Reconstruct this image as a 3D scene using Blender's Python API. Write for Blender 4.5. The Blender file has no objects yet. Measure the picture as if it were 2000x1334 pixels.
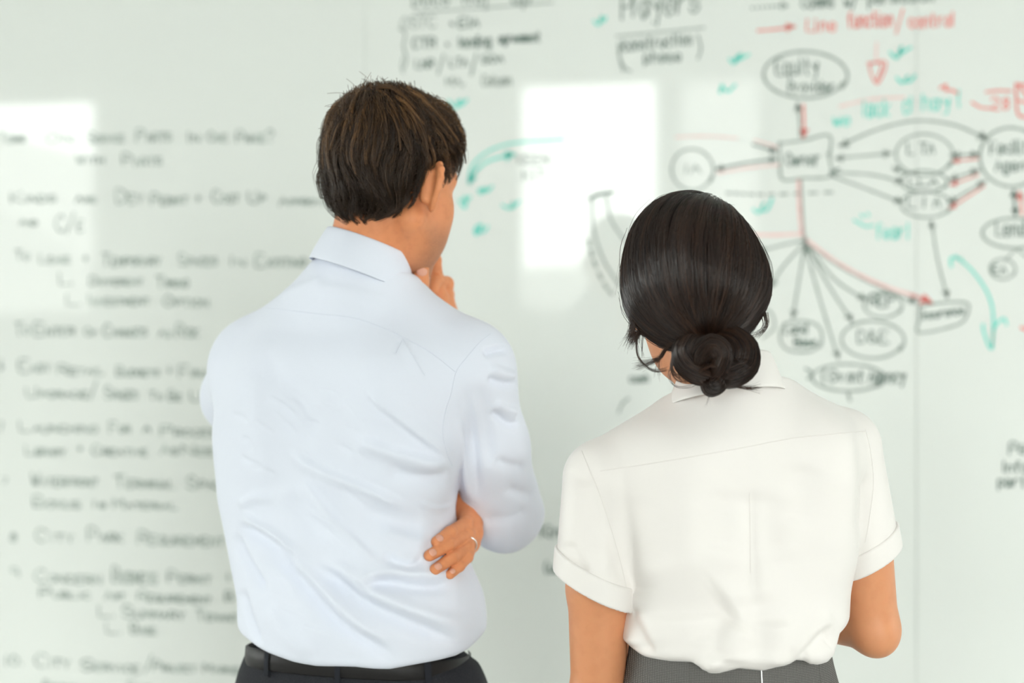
import bpy, math, random
import numpy as np
from mathutils import Vector
from mathutils.bvhtree import BVHTree

random.seed(7)
RNG = np.random.default_rng(11)
scene = bpy.context.scene
COL = scene.collection

# ------------------------------------------------------------------ camera
CAM_Z = 1.46
FPX = 3000.0                       # focal length in pixels of the 2000 px wide frame
cd = bpy.data.cameras.new('camera')
cam = bpy.data.objects.new('camera', cd)
COL.objects.link(cam)
cam.location = (0, 0, CAM_Z)
cam.rotation_euler = (math.radians(90), 0, 0)
cd.sensor_width = 36.0
cd.lens = FPX / 2000 * 36
cd.clip_start = 0.05
cd.clip_end = 300
cd.dof.use_dof = True
cd.dof.focus_distance = 1.97
cd.dof.aperture_fstop = 1.95
cd.dof.aperture_blades = 9
scene.camera = cam

# ------------------------------------------------------------------ world, light, exposure
SKY = 7.5
world = bpy.data.worlds.new('sky')
scene.world = world
world.use_nodes = True
bg = world.node_tree.nodes['Background']
bg.inputs[0].default_value = (1.0, 0.995, 0.98, 1)
bg.inputs[1].default_value = SKY
scene.view_settings.view_transform = 'Standard'
scene.view_settings.look = 'None'
scene.view_settings.gamma = 1
scene.view_settings.use_curve_mapping = False
scene.view_settings.exposure = 0.75
scene.cycles.max_bounces = 10
scene.cycles.diffuse_bounces = 6
scene.cycles.sample_clamp_indirect = 6

# room frame: s along the board (to the right), w away from the board, z up
TH = math.radians(12)
ST, CT = math.sin(TH), math.cos(TH)
DB = 3.228                          # distance camera - board
def room(s, w, z):
    return (s * CT + (DB - w) * ST, -s * ST + (DB - w) * CT, z)

BACK_W = 6.5
ROOM_S0, ROOM_S1, CEIL = -7.6, 5.6, 3.42
# windows of the back wall (from, to, sill) and of the side walls (from, to along w, sill), the latter unseen and added for light; all heads at the same height
WINDOWS = [(-7.3, -5.0, 1.62), (-2.07, -1.10, 1.62), (-1.02, -0.45, 1.62), (1.35, 3.8, .15)]  # the last one is unseen, added for more low light
ADDED_LEFT_WINDOWS = [(.5, 2.9, .35)]  # unseen, added to light the lower board from the left
ADDED_RIGHT_WINDOWS = [(.25, 1.25, .35)]  # unseen, added for grazing light that evens out the board
HEAD = 3.17
def portal(p, size, size_y, toward):
    ld = bpy.data.lights.new('window_daylight', 'AREA')
    ld.shape = 'RECTANGLE'
    ld.size, ld.size_y = size, size_y
    ld.cycles.is_portal = True
    lo = bpy.data.objects.new('window_daylight', ld)
    COL.objects.link(lo)
    lo.location = p
    lo.rotation_euler = (Vector(toward) - Vector(p)).to_track_quat('-Z', 'Y').to_euler()
for a, b, sl in WINDOWS:
    portal(room((a + b) / 2, BACK_W + .16, (sl + HEAD) / 2), b - a, HEAD - sl, room((a + b) / 2, 0, (sl + HEAD) / 2))
for a, b, sl in ADDED_LEFT_WINDOWS:
    portal(room(ROOM_S0 - .16, (a + b) / 2, (sl + HEAD) / 2), b - a, HEAD - sl, room(0, (a + b) / 2, (sl + HEAD) / 2))
for a, b, sl in ADDED_RIGHT_WINDOWS:
    portal(room(ROOM_S1 + .16, (a + b) / 2, (sl + HEAD) / 2), b - a, HEAD - sl, room(0, (a + b) / 2, (sl + HEAD) / 2))

# ------------------------------------------------------------------ materials
def nt(mat):
    mat.use_nodes = True
    return mat.node_tree.nodes, mat.node_tree.links
def material(name, col, rough=0.5, spec=0.5, noise=None, bump=None, sss=0, sheen=0, metallic=0, attr=None, weave=None, coat=0):
    m = bpy.data.materials.new(name)
    N, L = nt(m)
    b = N['Principled BSDF']
    b.inputs['Base Color'].default_value = (*col, 1)
    b.inputs['Roughness'].default_value = rough
    b.inputs['Specular IOR Level'].default_value = spec
    b.inputs['Metallic'].default_value = metallic
    if coat:
        b.inputs['Coat Weight'].default_value = coat
        b.inputs['Coat Roughness'].default_value = 0.04
    if sss:
        b.inputs['Subsurface Weight'].default_value = sss
        b.inputs['Subsurface Radius'].default_value = (1, .35, .2)
        b.inputs['Subsurface Scale'].default_value = 0.006
    if sheen:
        b.inputs['Sheen Weight'].default_value = sheen
        b.inputs['Sheen Roughness'].default_value = 0.4
    tc = N.new('ShaderNodeTexCoord')
    if noise:                                   # (scale, other colour, low, high)
        sc, c2, lo, hi = noise
        n = N.new('ShaderNodeTexNoise'); n.inputs['Scale'].default_value = sc; n.inputs['Detail'].default_value = 5
        r = N.new('ShaderNodeMapRange'); r.inputs[1].default_value = lo; r.inputs[2].default_value = hi
        mx = N.new('ShaderNodeMix'); mx.data_type = 'RGBA'
        mx.inputs[6].default_value = (*col, 1); mx.inputs[7].default_value = (*c2, 1)
        L.new(tc.outputs['Object'], n.inputs['Vector']); L.new(n.outputs[0], r.inputs[0])
        L.new(r.outputs[0], mx.inputs[0]); L.new(mx.outputs[2], b.inputs['Base Color'])
    if attr:                                    # per-strand tint: mix of two colours
        a = N.new('ShaderNodeAttribute'); a.attribute_name = 'tint'
        mx = N.new('ShaderNodeMix'); mx.data_type = 'RGBA'
        mx.inputs[6].default_value = (*col, 1); mx.inputs[7].default_value = (*attr, 1)
        L.new(a.outputs['Fac'], mx.inputs[0]); L.new(mx.outputs[2], b.inputs['Base Color'])
    if weave:                                   # (scale, second colour): woven checks of two yarns
        sc, c2 = weave
        mp = N.new('ShaderNodeMapping'); mp.inputs['Scale'].default_value = (sc, sc, sc)
        w1 = N.new('ShaderNodeTexWave'); w1.bands_direction = 'Z'; w1.inputs['Scale'].default_value = 1; w1.inputs['Distortion'].default_value = 1.5; w1.inputs['Detail'].default_value = 2
        w2 = N.new('ShaderNodeTexWave'); w2.bands_direction = 'X'; w2.inputs['Scale'].default_value = 1; w2.inputs['Distortion'].default_value = 1.5; w2.inputs['Detail'].default_value = 2
        mu = N.new('ShaderNodeMath'); mu.operation = 'MULTIPLY'
        mx = N.new('ShaderNodeMix'); mx.data_type = 'RGBA'
        mx.inputs[6].default_value = (*col, 1); mx.inputs[7].default_value = (*c2, 1)
        L.new(tc.outputs['Object'], mp.inputs[0]); L.new(mp.outputs[0], w1.inputs[0]); L.new(mp.outputs[0], w2.inputs[0])
        L.new(w1.outputs['Fac'], mu.inputs[0]); L.new(w2.outputs['Fac'], mu.inputs[1])
        L.new(mu.outputs[0], mx.inputs[0]); L.new(mx.outputs[2], b.inputs['Base Color'])
    if bump:                                    # list of (scale, strength, distance)
        prev = None
        for sc, st, dist in bump:
            n = N.new('ShaderNodeTexNoise'); n.inputs['Scale'].default_value = sc; n.inputs['Detail'].default_value = 3
            bp = N.new('ShaderNodeBump'); bp.inputs['Strength'].default_value = st; bp.inputs['Distance'].default_value = dist
            L.new(tc.outputs['Object'], n.inputs['Vector']); L.new(n.outputs[0], bp.inputs['Height'])
            if prev: L.new(prev.outputs[0], bp.inputs['Normal'])
            prev = bp
        L.new(prev.outputs[0], b.inputs['Normal'])
    return m

M = {}
M['board'] = material('white_glass', (.81, .845, .81), rough=.03, spec=.5)
M['joint'] = material('joint', (.66, .69, .65), rough=.6)
M['wall'] = material('wall_paint', (.80, .81, .79), rough=.9, noise=(3, (.77, .78, .76), .35, .65))
M['ceiling'] = material('ceiling_paint', (.86, .86, .85), rough=.95, noise=(5, (.83, .83, .82), .35, .65))
M['floor'] = material('floor_carpet', (.72, .71, .69), rough=.95, noise=(40, (.64, .63, .62), .3, .7), bump=[(300, .3, .004)])
M['frame'] = material('window_frame', (.7, .71, .71), rough=.4)
M['glass'] = None
M['ink'] = material('dark_ink', (.10, .16, .135), rough=.6, noise=(60, (.22, .29, .255), .4, .7))
M['ink_left'] = material('worn_dark_green_ink', (.13, .20, .165), rough=.6, noise=(45, (.42, .50, .45), .42, .66))
M['ink_grey'] = material('grey_ink', (.28, .34, .30), rough=.6, noise=(60, (.40, .45, .42), .4, .7))
M['ink_red'] = material('red_ink', (.85, .16, .14), rough=.6, noise=(60, (.9, .3, .26), .4, .7))
M['ink_pink'] = material('pale_red_ink', (.9, .58, .56), rough=.6, noise=(60, (.9, .68, .66), .4, .7))
M['ink_teal'] = material('teal_ink', (.06, .70, .60), rough=.6, noise=(60, (.2, .78, .64), .4, .7))
M['facade'] = material('facade_render', (.45, .45, .44), rough=.9, noise=(2, (.4, .4, .4), .3, .7))
M['paving'] = material('paving', (.35, .35, .34), rough=.9, noise=(3, (.3, .3, .3), .3, .7))
M['skin_man'] = material('skin_tanned', (.73, .285, .125), rough=.5, spec=.35, noise=(90, (.64, .235, .10), .45, .8), sss=.12, bump=[(700, .12, .001)])
M['skin_woman'] = material('skin_warm', (.67, .295, .145), rough=.45, spec=.35, noise=(60, (.62, .262, .125), .45, .8), sss=.12, bump=[(900, .1, .001)])
M['nail'] = material('fingernail', (.74, .37, .26), rough=.28, spec=.5)
M['eye'] = material('eye_white', (.8, .78, .75), rough=.1)
M['iris'] = material('iris', (.06, .035, .02), rough=.1)
M['lip'] = material('lip', (.5, .16, .12), rough=.4)
M['shirt'] = material('pale_blue_cotton', (.74, .777, .872), rough=.8, spec=.2, bump=[(1400, .10, .001), (18, .16, .01)], sheen=.15)
M['seam'] = material('stitched_seam', (.68, .72, .81), rough=.85, spec=.1)
M['blouse'] = material('ivory_silk', (.80, .768, .742), rough=.5, spec=.3, bump=[(900, .05, .001), (14, .12, .01)], sheen=.2)
M['blouse_seam'] = material('ivory_seam', (.765, .735, .705), rough=.7, spec=.1)
M['trouser'] = material('charcoal_wool', (.016, .017, .021), rough=.85, spec=.25, noise=(500, (.024, .025, .03), .4, .6), bump=[(900, .2, .001)])
M['belt'] = material('black_leather', (.012, .011, .011), rough=.5, spec=.3, bump=[(300, .15, .001)])
M['loop'] = material('belt_loop_wool', (.018, .02, .026), rough=.85, spec=.25)
M['skirt'] = material('grey_tweed', (.075, .072, .068), rough=.9, spec=.2, weave=(160, (.30, .29, .275)), bump=[(900, .25, .001)])
M['zip'] = material('zip_metal', (.7, .7, .7), rough=.3, metallic=1)
M['silver'] = material('silver_ring', (.8, .8, .78), rough=.18, metallic=1)
M['shoe'] = material('black_shoe_leather', (.012, .011, .011), rough=.3, spec=.5)
M['hair_man'] = material('brown_hair', (.030, .0165, .009), rough=.40, spec=.5, attr=(.27, .138, .055))
M['hair_woman'] = material('dark_hair', (.008, .0040, .0030), rough=.30, spec=.5, attr=(.062, .027, .014))
M['scalp'] = material('hair_base_brown', (.020, .011, .007), rough=.7, spec=.2)
M['scalp_w'] = material('hair_base_dark', (.007, .004, .0035), rough=.55, spec=.3)

def add_beard(m, col):
    """short dark stubble where the mesh carries a 'beard' value"""
    N, L = nt(m)
    b = N['Principled BSDF']
    src = b.inputs['Base Color'].links[0].from_socket
    a = N.new('ShaderNodeAttribute'); a.attribute_name = 'beard'
    tc = N.new('ShaderNodeTexCoord'); n = N.new('ShaderNodeTexNoise'); n.inputs['Scale'].default_value = 900; n.inputs['Detail'].default_value = 2
    r = N.new('ShaderNodeMapRange'); r.inputs[1].default_value = .25; r.inputs[2].default_value = .75; r.inputs[3].default_value = .45; r.inputs[4].default_value = 1
    mu = N.new('ShaderNodeMath'); mu.operation = 'MULTIPLY'
    mx = N.new('ShaderNodeMix'); mx.data_type = 'RGBA'; mx.inputs[7].default_value = (*col, 1)
    L.new(tc.outputs['Object'], n.inputs['Vector']); L.new(n.outputs[0], r.inputs[0]); L.new(r.outputs[0], mu.inputs[0]); L.new(a.outputs['Fac'], mu.inputs[1])
    L.new(mu.outputs[0], mx.inputs[0]); L.new(src, mx.inputs[6]); L.new(mx.outputs[2], b.inputs['Base Color'])
add_beard(M['skin_man'], (.23, .115, .07))

# ------------------------------------------------------------------ object helpers
def mesh_object(name, verts, faces, mat, parent=None, smooth=True, fstart=None, ftint=None):
    """verts (N,3) world, faces (F,k) index array; k = 3 or 4"""
    verts = np.asarray(verts, np.float32)
    if parent is not None:
        off = world_loc(parent)
        verts = verts - np.array(off, np.float32)
    me = bpy.data.meshes.new(name)
    faces = np.asarray(faces, np.int32)
    nf, k = faces.shape
    me.vertices.add(len(verts)); me.vertices.foreach_set('co', verts.ravel())
    me.loops.add(nf * k); me.loops.foreach_set('vertex_index', faces.ravel())
    me.polygons.add(nf); me.polygons.foreach_set('loop_start', np.arange(0, nf * k, k, dtype=np.int32))
    me.polygons.foreach_set('use_smooth', np.full(nf, smooth, dtype=bool))
    me.update(calc_edges=True)
    if ftint is not None:
        at = me.attributes.new('tint', 'FLOAT', 'POINT')
        at.data.foreach_set('value', np.asarray(ftint, np.float32))
    mats = mat if isinstance(mat, (list, tuple)) else [mat]
    for m in mats: me.materials.append(m)
    ob = bpy.data.objects.new(name, me)
    COL.objects.link(ob)
    if parent is not None: ob.parent = parent
    return ob
def world_loc(o):
    l = Vector((0, 0, 0))
    while o is not None:
        l = l + o.location
        o = o.parent
    return l
def thing(name, label, cat, loc=(0, 0, 0), group=None):
    o = bpy.data.objects.new(name, None); COL.objects.link(o)
    o.empty_display_size = .1
    o.location = loc; o['label'] = label; o['category'] = cat
    if group: o['group'] = group
    return o
BOXF = [(0, 3, 2, 1), (4, 5, 6, 7), (0, 1, 5, 4), (1, 2, 6, 5), (2, 3, 7, 6), (3, 0, 4, 7)]
def room_box(name, s0, s1, w0, w1, z0, z1, mat, parent=None, kind=None):
    v = [room(s, w, z) for z in (z0, z1) for s, w in ((s0, w1), (s1, w1), (s1, w0), (s0, w0))]
    o = mesh_object(name, v, BOXF, mat, parent, smooth=False)
    if kind: o['kind'] = kind
    return o
# ------------------------------------------------------------------ room
room_box('floor', ROOM_S0 - .2, ROOM_S1 + .2, -.25, BACK_W + .3, -.12, 0, M['floor'], kind='structure')
room_box('ceiling', ROOM_S0 - .2, ROOM_S1 + .2, -.25, BACK_W + .3, CEIL, CEIL + .12, M['ceiling'], kind='structure')
room_box('wall_front', ROOM_S0 - .2, ROOM_S1 + .2, -.25, -.035, 0, CEIL, M['wall'], kind='structure')
wb = room_box('wall_back', ROOM_S0 - .2, ROOM_S1 + .2, BACK_W, BACK_W + .3, 0, .15, M['wall'], kind='structure')
room_box('lintel', ROOM_S0 - .2, ROOM_S1 + .2, BACK_W, BACK_W + .3, HEAD, CEIL, M['wall'], wb)
edges = [ROOM_S0 - .2] + [e for ab in WINDOWS for e in ab[:2]] + [ROOM_S1 + .2]
for i in range(0, len(edges), 2):
    room_box('pier', edges[i], edges[i + 1], BACK_W, BACK_W + .3, .15, HEAD, M['wall'], wb)
for a, b, sl in WINDOWS:
    if sl > .2: room_box('parapet', a, b, BACK_W, BACK_W + .3, .15, sl, M['wall'], wb)
for nm, S0, S1, WIN in (('wall_left', ROOM_S0 - .3, ROOM_S0, ADDED_LEFT_WINDOWS), ('wall_right', ROOM_S1, ROOM_S1 + .3, ADDED_RIGHT_WINDOWS)):
    ws = room_box(nm, S0, S1, -.035, BACK_W, 0, .35, M['wall'], kind='structure')
    room_box('lintel', S0, S1, -.035, BACK_W, HEAD, CEIL, M['wall'], ws)
    edges = [-.035] + [e for ab in WIN for e in ab[:2]] + [BACK_W]
    for i in range(0, len(edges), 2):
        room_box('pier', S0, S1, edges[i], edges[i + 1], .35, HEAD, M['wall'], ws)
def glass_mat():
    m = bpy.data.materials.new('window_glass')
    N, L = nt(m)
    N.remove(N['Principled BSDF'])
    t = N.new('ShaderNodeBsdfTransparent'); t.inputs[0].default_value = (.96, .98, .97, 1)
    g = N.new('ShaderNodeBsdfGlossy'); g.inputs['Roughness'].default_value = .02
    fr = N.new('ShaderNodeFresnel'); fr.inputs[0].default_value = 1.45
    mx = N.new('ShaderNodeMixShader')
    L.new(fr.outputs[0], mx.inputs[0]); L.new(t.outputs[0], mx.inputs[1]); L.new(g.outputs[0], mx.inputs[2])
    L.new(mx.outputs[0], N['Material Output'].inputs[0])
    return m
M['glass'] = glass_mat()
t = .045
for i, (a, b, sl) in enumerate(WINDOWS):
    win = room_box('window_%d' % (i + 1), a, b, BACK_W + .10, BACK_W + .11, sl, HEAD, M['glass'], kind='structure')  # the fourth is the window added for light
    for (s0, s1, z0, z1) in ((a, a + t, sl, HEAD), (b - t, b, sl, HEAD), (a + t, b - t, sl, sl + t), (a + t, b - t, HEAD - t, HEAD)):
        room_box('window_frame', s0, s1, BACK_W + .07, BACK_W + .14, z0, z1, M['frame'], win)
for i, (a, b, sl, S) in enumerate([(*k, ROOM_S0 - .14) for k in ADDED_LEFT_WINDOWS] + [(*k, ROOM_S1 + .07) for k in ADDED_RIGHT_WINDOWS]):
    win = room_box('window_%d' % (i + 5), S + .03, S + .04, a, b, sl, HEAD, M['glass'], kind='structure')  # side-wall windows, unseen and added to let in more light
    for (w0, w1, z0, z1) in ((a, a + t, sl, HEAD), (b - t, b, sl, HEAD), (a + t, b - t, sl, sl + t), (a + t, b - t, HEAD - t, HEAD)):
        room_box('window_frame', S, S + .07, w0, w1, z0, z1, M['frame'], win)
for nm, s0, s1, w0, w1 in (('baseboard_back', ROOM_S0, ROOM_S1, BACK_W - .015, BACK_W), ('baseboard_left', ROOM_S0, ROOM_S0 + .015, 0, BACK_W - .02), ('baseboard_right', ROOM_S1 - .015, ROOM_S1, 0, BACK_W - .02)):
    room_box(nm, s0, s1, w0, w1, 0, .1, M['frame'], kind='structure')
# outside: paving and added unseen blocks that dim parts of the reflected windows
o = room_box('ground', -60, 60, -20, 80, -3.3, -3, M['paving'], kind='structure')

def outside_block(name, label, s0, s1, w0, w1, zt0, zt1):
    v = [room(s, w, -3) for s, w in ((s0, w1), (s1, w1), (s1, w0), (s0, w0))] + [room(s0, w1, zt0), room(s1, w1, zt1), room(s1, w0, zt1), room(s0, w0, zt0)]
    o = mesh_object(name, v, BOXF, M['facade'], None, smooth=False)
    o['label'] = label; o['category'] = 'building'
    n = 0
    for k in range(int((s1 - s0) / 2.2)):
        a = s0 + .6 + k * 2.2
        for zz in (-2, .4):
            room_box('facade_window', a, a + 1.1, w0 - .04, w0 - .01, zz, zz + 1.4, M['frame'], o)
    return o
outside_block('low_dimming_block', 'added low block with a gently sloping roof, dims the lower reflected windows', -10.5, -2.7, 20, 28, 2.3, 2.7)  # added, its top set to darken the lower part of the window reflection
outside_block('tall_dimming_block', 'added tall block outside that dims one reflected window pane', -2.5, .6, 20, 30, 7.2, 7.2)  # added behind one pane so its reflection stays fainter
outside_block('sloped_dimming_block', 'added steep-roofed block outside that dims the left reflected window', -17.5, -11.5, 20, 30, 5.9, 2.5)  # added, roof slope shaped to cut off the left window reflection

# ------------------------------------------------------------------ glass whiteboard wall
board = thing('whiteboard', 'pale green-white glass whiteboard wall covered in handwritten notes and a diagram', 'whiteboard', room(0, 0, 0))
def board_hit(u, v):
    """metres along the board and height of the spot seen at that place in the photograph"""
    x, z = (u - 1000) / FPX, (667 - v) / FPX
    t = DB / (x * ST + CT)
    return t * (x * CT - ST), CAM_Z + t * z
S_L, S_R = board_hit(712, 200)[0], board_hit(1790, 200)[0]
Z0, Z1 = .25, 3.30
G = .0005
for a, b in ((-5.6, S_L - G), (S_L + G, S_R - G), (S_R + G, 4.2)):
    p = room_box('glass_panel', a, b, -.012, 0, Z0, Z1, M['board'], board)
room_box('backing', -5.6, 4.2, -.034, -.0125, Z0, Z1, M['joint'], board)

GLYPH = {
 'A': '02 38 62;15 55', 'B': '02 08 48 57 55 05;45 64 63 52 02', 'C': '67 48 28 06 04 22 42 63', 'D': '02 08 38 66 64 32 02',
 'E': '68 08 02 62;05 45', 'F': '68 08 02;05 45', 'G': '67 48 28 06 04 22 42 64 65 45', 'H': '08 02;68 62;05 65', 'I': '38 32',
 'J': '58 53 32 12 03', 'K': '08 02;68 05 62', 'L': '08 02 62', 'M': '02 08 34 68 62', 'N': '02 08 62 68', 'O': '38 06 04 32 64 66 38',
 'P': '02 08 48 67 66 55 05', 'Q': '38 06 04 32 64 66 38;44 61', 'R': '02 08 48 67 66 55 05;35 62', 'S': '67 48 28 07 06 25 45 64 63 42 22 03',
 'T': '08 68;38 32', 'U': '08 03 22 42 63 68', 'V': '08 32 68', 'W': '08 22 36 42 68', 'X': '08 62;68 02', 'Y': '08 35 68;35 32', 'Z': '08 68 02 62',
 'a': '55 36 16 04 12 32 55;56 52', 'b': '08 02;05 26 46 54 42 22 03', 'c': '55 46 26 05 03 22 42 53', 'd': '58 52;55 36 16 04 12 32 53',
 'e': '04 54 55 46 26 05 03 22 42 53', 'f': '58 38 27 22;06 46', 'g': '56 51 40 20 01;55 36 16 04 12 32 53', 'h': '08 02;05 26 46 55 52',
 'i': '26 22;28 27', 'j': '36 30 10;38 37', 'k': '08 02;56 04 52', 'l': '28 22', 'm': '02 06 05 16 26 35 32;35 46 56 65 62', 'n': '02 06 04 26 46 55 52',
 'o': '26 05 03 22 42 53 55 46 26', 'p': '06 00;05 26 46 55 53 42 22 03', 'q': '56 50;55 36 16 04 12 32 53', 'r': '06 02 04 26 46', 's': '55 46 16 05 14 44 53 42 12 03',
 't': '28 23 32 42;06 46', 'u': '06 03 12 32 53;56 52', 'v': '06 22 46', 'w': '06 12 35 42 66', 'x': '06 52;56 02', 'y': '06 24 34 56;56 30 10', 'z': '06 56 02 52',
 '0': '38 06 04 32 64 66 38', '1': '38 32', '2': '07 28 48 66 02 62', '6': '58 15 03 22 42 63 54 15', '7': '08 68 22', '8': '38 17 26 35 54 42 22 14 35 57 38', '9': '66 45 16 28 58 66 62',
 '/': '01 59', '+': '15 55;33 37', '-': '15 55', '?': '07 28 48 66 35 34;33 32', '!': '38 34;33 32', '(': '49 26 24 41', ')': '29 46 44 21', '.': '32 33', ',': '33 21',
 '&': '62 17 28 37 04 12 32 64', ':': '33 32;36 35', '>': '07 64 02', '*': '24 44;33 35;25 43'}
def ribbon(polys, width, name, mat, lift=.0006):
    """ink strokes lying on the glass: one thin raised ribbon per stroke; polys are (n,2) arrays of (s, z)"""
    vs, fs, n0 = [], [], 0
    for q in polys:
        q = np.asarray(q, float)
        if len(q) < 2: continue
        d = np.gradient(q, axis=0); ln = np.hypot(d[:, 0], d[:, 1]) + 1e-9
        nrm = np.stack([-d[:, 1] / ln, d[:, 0] / ln], 1)
        e = d / ln[:, None]
        q = q.copy(); q[0] -= e[0] * width * .4; q[-1] += e[-1] * width * .4
        for i in range(len(q)):
            for sg in (1, -1):
                s, z = q[i] + sg * nrm[i] * width / 2
                vs.append(room(s, lift, z))
            if i: fs.append((n0 + 2 * i - 2, n0 + 2 * i - 1, n0 + 2 * i + 1, n0 + 2 * i))
        n0 += 2 * len(q)
    if not fs: return None
    return mesh_object(name, vs, fs, mat, board, smooth=False)
def smooth_line(pts, n=24):
    pts = np.asarray(pts, float)
    if len(pts) < 3:
        t = np.linspace(0, 1, 3)[:, None]
        return pts[0] * (1 - t) + pts[-1] * t
    P = np.vstack([2 * pts[0] - pts[1], pts, 2 * pts[-1] - pts[-2]])
    out = []
    for i in range(1, len(P) - 2):
        m = max(2, n // (len(pts) - 1))
        for t in np.linspace(0, 1, m, endpoint=False):
            a, b, c, d = P[i - 1], P[i], P[i + 1], P[i + 2]
            out.append(.5 * ((2 * b) + (-a + c) * t + (2 * a - 5 * b + 4 * c - d) * t * t + (-a + 3 * b - 3 * c + d) * t ** 3))
    out.append(P[-2])
    return np.array(out)
def word_polys(text, u0, u1, v, cap, small_caps=False, slant=0.0, rise=0.0):
    """strokes of a word that runs from u0 to u1 on a baseline at v, cap = height of a capital (all as seen in the photo)"""
    s0, z0 = board_hit(u0, v); s1, _ = board_hit(u1 - (.07 * (u1 - u0) if small_caps and len(text) > 2 else 0), v)
    ch = .92 * cap * (DB / ((((u0 + u1) / 2 - 1000) / FPX) * ST + CT)) / FPX
    adv, xs, sc = 0, [], []
    for i, c in enumerate(text):
        k = 1.0 if (not small_caps or i == 0 or not c.isalpha()) else .62
        w = (.45 if c in "Iil.,:!'1" else 1.0) * k
        xs.append(adv); sc.append(k); adv += w * (1.33 if c != ' ' else .8)
    total = max(adv - .25, .4)
    kx = (s1 - s0) / total
    out = []
    for c, x, k in zip(text, xs, sc):
        if c not in GLYPH: continue
        off = 3 if c in "Iil.,:!'1" else 0
        for st in GLYPH[c].split(';'):
            q = np.array([[(int(a[0]) - off * .8) / 6, (int(a[1]) - 2) / 6] for a in st.split()])
            q = q + RNG.normal(0, .035, q.shape)
            q = smooth_line(q, 14) if len(q) > 3 else q
            px = s0 + kx * (x + k * q[:, 0]) + slant * k * q[:, 1] * ch
            pz = z0 + k * q[:, 1] * ch + rise * (px - s0)
            out.append(np.stack([px, pz], 1))
    return out
PX = DB / CT / FPX                    # metres per photo pixel near the middle of the board
def write(words, cap, mat='ink', name='handwritten_word', wpx=4.2, **kw):
    for w in words:
        ribbon(word_polys(w[0], w[1], w[2], w[3], w[4] if len(w) > 4 else cap, **kw), wpx * .68 * PX, name, M[mat])
def line(pts, mat='ink', wpx=4.0, name='drawn_line', closed=False, dash=0, n=30):
    q = np.array([board_hit(*p) for p in pts])
    q = smooth_line(q, n)
    if dash:
        L = [q[i:i + 2] if dash == 1 else q[i:i + dash] for i in range(0, len(q) - 1, dash * 2)]
        o = ribbon(L, wpx * PX, 'dashed_line', M[mat]); o['kind'] = 'stuff'
        return o
    return ribbon([q], wpx * .85 * PX, name, M[mat])
def oval(u, v, ru, rv, mat='ink_grey', wpx=4, name='drawn_oval', tilt=0, a0=.3, sq=1.0):
    t = np.linspace(a0, a0 + 2 * math.pi + .25, 56)
    c, s = np.cos(t), np.sin(t)
    c = np.sign(c) * abs(c) ** sq; s = np.sign(s) * abs(s) ** sq
    j = 1 + .03 * np.sin(2 * t + 1) + .012 * (t - a0)
    uu = u + (ru * c * j); vv = v + (rv * s * j) + tilt * (ru * c)
    return ribbon([np.array([board_hit(a, b) for a, b in zip(uu, vv)])], wpx * PX, name, M[mat])
def arrow(pts, mat='ink', wpx=3.6, head=14, both=False, name='drawn_arrow', hmat=None):
    q = smooth_line(np.array([board_hit(*p) for p in pts]), 24)
    polys = [q]
    def tip(a, b):
        d = (b - a) / (np.hypot(*(b - a)) + 1e-9); h = head * PX
        n_ = np.array([-d[1], d[0]])
        for k in (.45, .2, 0, -.2):
            polys.append(np.array([b - d * h + n_ * h * k, b]))
        polys.append(np.array([b - d * h + n_ * h * .45, b - d * h - n_ * h * .45]))
    tip(q[-3], q[-1])
    if both: tip(q[2], q[0])
    return ribbon(polys, wpx * PX, name, M[mat])

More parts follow.
